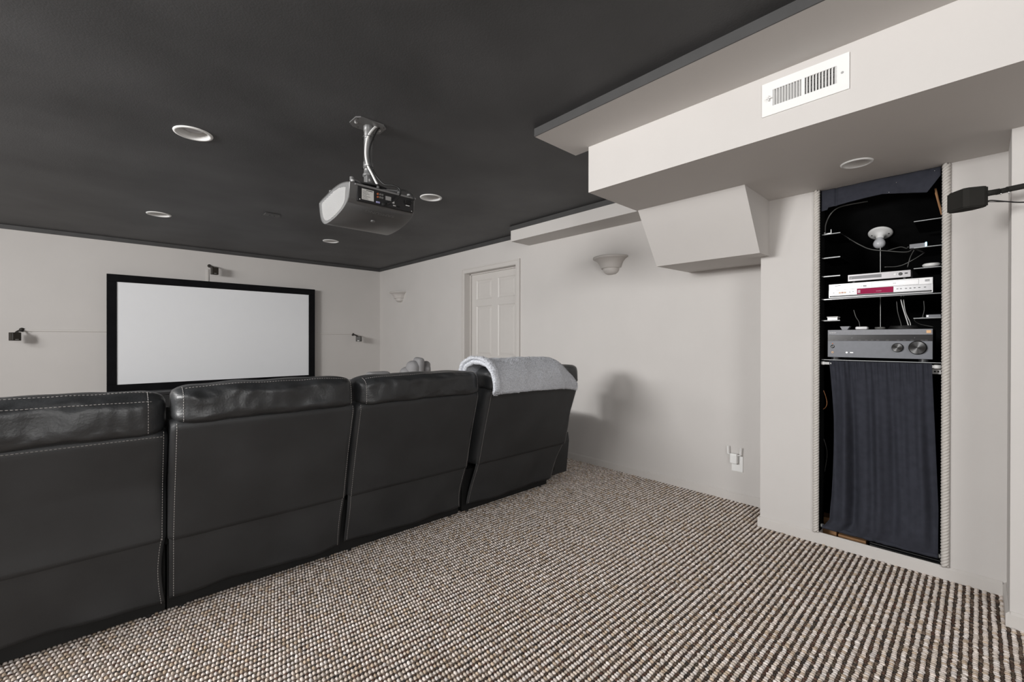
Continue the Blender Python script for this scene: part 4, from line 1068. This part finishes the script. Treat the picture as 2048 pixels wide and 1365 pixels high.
cb([(3.16, .20, 1.325), (3.17, .226, 1.318), (3.2, .24, 1.31), (3.25, .22, 1.29), (3.28, .17, 1.275)], .002, 'cableg', 'thin cable leading from the lowest right shelf down behind the receiver')
bm = BM()
for k in range(4):
    pts = [(3.23 + (.060 - .004 * k) * math.cos(a), .285 + (.066 - .003 * k) * math.sin(a), ZR + .004 + .0045 * k + .001 * math.sin(3 * a + k)) for a in [2 * math.pi * q / 40 for q in range(41)]]
    tube(bm, pts, .0028, 6)
o = finish('cable_coil', bm, 'cableb', None, True); tag(o, 'flat coil of black cable lying on top of the receiver', 'cable coil')
cb([(3.17, .655, .93), (3.17, .635, .88), (3.16, .622, .83), (3.16, .628, .80), (3.165, .648, .78)], .002, 'copper', 'thin copper wire curling beside the dark curtain')
cb([(3.2, .65, .62), (3.2, .628, .52), (3.2, .64, .40)], .0018, 'cableg', 'thin grey wire hanging low beside the dark curtain')

# curtain, valance, rods
def rod(z, y0, y1, label):
    t = thing('tension_rod', label, 'curtain rod', (NX - .004, .39, z), 'white tension rods')
    bm = BM(); tube(bm, [(NX - .006, OY0 + .006, z), (NX - .006, OY1 - .006, z)], .0085, 14); finish('tube', bm, 'white', t, True)
    for y0_, y1_ in ((OY0 + .0045, OY0 + .03), (OY1 - .02, OY1 - .0045)):
        bm = BM(); tube(bm, [(NX - .006, y0_, z), (NX - .006, y1_, z)], .0105, 14); finish('end_cap', bm, 'white', t, True)
rod(1.066, 0, 0, 'white tension rod across the niche under the receiver, at the curtain top')
rod(.100, 0, 0, 'white tension rod near the floor, under the curtain hem')
t = thing('niche_curtain', 'dark navy gathered curtain hanging below the receiver', 'curtain', (NX - .01, .385, .09))
def cur(u, v):
    z = 1.082 - (1.082 - .092) * v
    ya = .600 + .042 * max(0, v - .93) / .07 + (-.012) * math.sin(math.pi * min(1, v / .93)) * 1.0
    yb = .166 - .026 * min(1, v / .75)
    ya = ya - .010 * min(1, v * 3) if v < .93 else ya - .010
    y = ya + (yb - ya) * u
    g = max(0, 1 - v * 6)
    amp = .006 + .0145 * min(1, v * 2.2)
    uu = u + .012 * math.sin(v * 4)
    f = amp * (math.sin(uu * 34) * (.6 + .4 * math.sin(uu * 5 + 1)) + .7 * math.sin(uu * 17 + 2 + v * 2) + .35 * math.sin(uu * 61 + 1) * (1 - v * .7))
    f += g * .0035 * math.sin(u * 150)
    bot = max(0, v - .80) / .20
    f = f * (1 - .85 * bot ** 3) - .016 * math.sin(bot * math.pi) 
    if v < .045: f -= .0015 * math.sin(v / .045 * math.pi)
    return (NX - .022 + f - .0, y, z)
gridmesh('cloth', cur, 260, 110, 'navy', t, solid=.0016)
def hem(u, v):
    a = 2 * math.pi * v; p = cur(u, .998); r = .0135 * (.88 + .2 * nz(u * 30, 0, 0, 1, 3))
    return (NX - .017 + r * math.cos(a), p[1], .100 + r * math.sin(a) + .001 * math.sin(u * 40))
gridmesh('hem_sleeve', hem, 90, 12, 'navy', t, closed_v=True, caps=True)
t = thing('niche_valance', 'dark navy cloth valance pinned across the top of the niche', 'valance', (NX - .02, .39, 1.96))
def val(u, v):
    y = .640 + (.136 - .640) * u
    zb = 1.975 + .028 * math.sin(min(1, u / .9) * math.pi * .5) * (1 if u < .9 else 1) - .050 * max(0, u - .55) / .45 + (.0 if u > .06 else -.012)
    if u > .90: zb += (u - .90) / .10 * .085
    z = 2.084 - (2.084 - zb) * v
    x = NX - .025 + .004 * math.sin(u * 9 + v) + .010 * math.exp(-((u - .14) / .012) ** 2) - .004 * v + .003 * nz(u * 6, v, 0, 2, 1)
    return (x, y, z)
gridmesh('cloth', val, 120, 16, 'navy', t, solid=.0016)
for (y, z) in ((.305, 2.045), (.335, 2.000), (.158, 2.066)):
    bm = BM(); lathe(bm, [(0, .004), (.0016, .003), (.0021, .0015), (.0016, 0)], (NX - .030, y, z), (-1, 0, 0), 10); finish('pin', bm, 'chrome', t, True)

# bits of framing and boxes seen in the niche
t = thing('wood_lath', 'bare pine lath beside the right rope at the top of the niche', 'lath', (3.2, .14, 1.85))
bm = BM(); tube(bm, [(3.15, .158, 1.99), (3.15, .149, 1.93), (3.15, .133, 1.85)], .0045, 6); finish('strip', bm, 'wood', t)
bm = BM(); tube(bm, [(3.155, .158, 1.97), (3.155, .145, 1.90), (3.155, .135, 1.85)], .003, 6); finish('wire', bm, 'copper', t)
t = thing('perforated_bracket', 'galvanised metal strip with round holes right of the curtain top', 'bracket', (3.17, .15, 1.03))
bm = BM(); bx(bm, 3.165, 3.168, .125, .168, 1.026, 1.052); finish('strip', bm, 'steel', t)
for y in (.158, .145, .132):
    bm = BM(); lathe(bm, [(.0042, 0), (0, .0003)], (3.165, y, 1.039), (-1, 0, 0), 14); finish('hole', bm, 'black', t)
t = thing('pine_block', 'raw pine block on the niche floor behind the curtain bottom left', 'wood block', (3.2, .62, .0065))
bm = BM(); bx(bm, 3.20, 3.29, .58, .66, .0065, .125, .002); finish('block', bm, 'wood', t)
t = thing('pine_board', 'flat orange pine board lying at the niche threshold, left half', 'board', (3.15, .53, .0065))
bm = BM(); bx(bm, 3.185, 3.30, .44, .57, .0065, .048, .002); finish('board', bm, 'wood', t)
ORD = ['lowest', 'second from the bottom', 'third from the bottom', 'middle', 'third from the top', 'second from the top', 'topmost']
for k in range(7):
    z = .0065 + k * .0148
    tt = thing('black_case', 'flat glossy black case below the niche curtain, ' + ORD[k] + ' of the pile', 'case', (3.25, .27, z), 'pile of black cases')
    dxx = random.uniform(0, .01)
    box('sleeve', 3.187 + dxx, 3.32, .125, .425, z, z + .0125, 'shelf', tt, .0015)
    box('edge_strip', 3.1862 + dxx, 3.187 + dxx, .13, .42, z + .010, z + .0115, 'cableg', tt)

# ------------------------------------------------------------------ black speaker on an arm at the right
t = thing('arm_speaker', 'black faceted speaker on a black arm reaching in from the right wall', 'speaker', (2.61, .03, 1.744))
foot = [(2.637, .096), (2.622, .086), (2.572, .048), (2.571, .030), (2.590, -.012), (2.603, -.022), (2.622, -.012), (2.645, .020), (2.652, .050), (2.650, .080)]
bm = BM(); prism(bm, foot, 'Z', 1.744, 1.826)
bmesh.ops.bevel(bm, geom=[e for e in bm.edges if abs(e.verts[0].co.z - e.verts[1].co.z) < 1e-5], offset=.004, segments=2, affect='EDGES')
finish('cabinet', bm, 'spk', t)
def offs(pa, pb, k, d):
    a, b = Vector((*pa, 0)), Vector((*pb, 0)); n = (b - a).cross(Vector((0, 0, 1))).normalized(); return n * d
bm = BM()
a, b = Vector((2.632, .0925, 0)), Vector((2.577, .0517, 0)); n = Vector((-(a - b).y, (a - b).x, 0)).normalized()
n = n if n.y > 0 else -n
pl = [a, b, b + n * .0016, a + n * .0016]
prism(bm, [(p.x, p.y) for p in pl], 'Z', 1.750, 1.820); finish('grille', bm, 'spk', t)
bm = BM()
tube(bm, [(2.606, -.018, 1.796), (2.610, -.028, 1.797), (2.622, -.052, 1.800)], [.0125, .0115, .0115], 14)
tube(bm, [(2.618, -.044, 1.797), (2.640, -.082, 1.806)], [.0105, .0105], 12)
finish('joint', bm, 'spk', t, True)
bm = BM(); tube(bm, [(2.635, -.073, 1.805), (2.735, -.24, 1.838), (2.757, -.275, 1.843)], .0112, 14); finish('arm', bm, 'spk', t, True)
bm = BM(); lathe(bm, [(.028, 0), (.028, .008), (.018, .014), (0, .014)], (XP, -.28, 1.845), (-1, 0, 0), 20); finish('wall_plate', bm, 'spk', t, True)
for (x, y, z) in ((2.620, -.057, 1.789), (2.636, -.078, 1.794)):
    bm = BM(); lathe(bm, [(.0032, 0), (.0032, .003), (0, .0035)], (x, y, z), (-.4, 0, -1), 10); finish('screw', bm, 'chrome', t, True)
cable('wire', [(2.606, -.019, 1.764), (2.612, -.032, 1.766), (2.63, -.07, 1.757), (2.66, -.115, 1.750), (2.71, -.19, 1.752), (2.765, -.26, 1.77)], .0028, 'cableb', t)
cable('wire', [(2.606, -.019, 1.762), (2.614, -.036, 1.760), (2.628, -.066, 1.756)], .0014, 'cableb', t)
print('scene built')
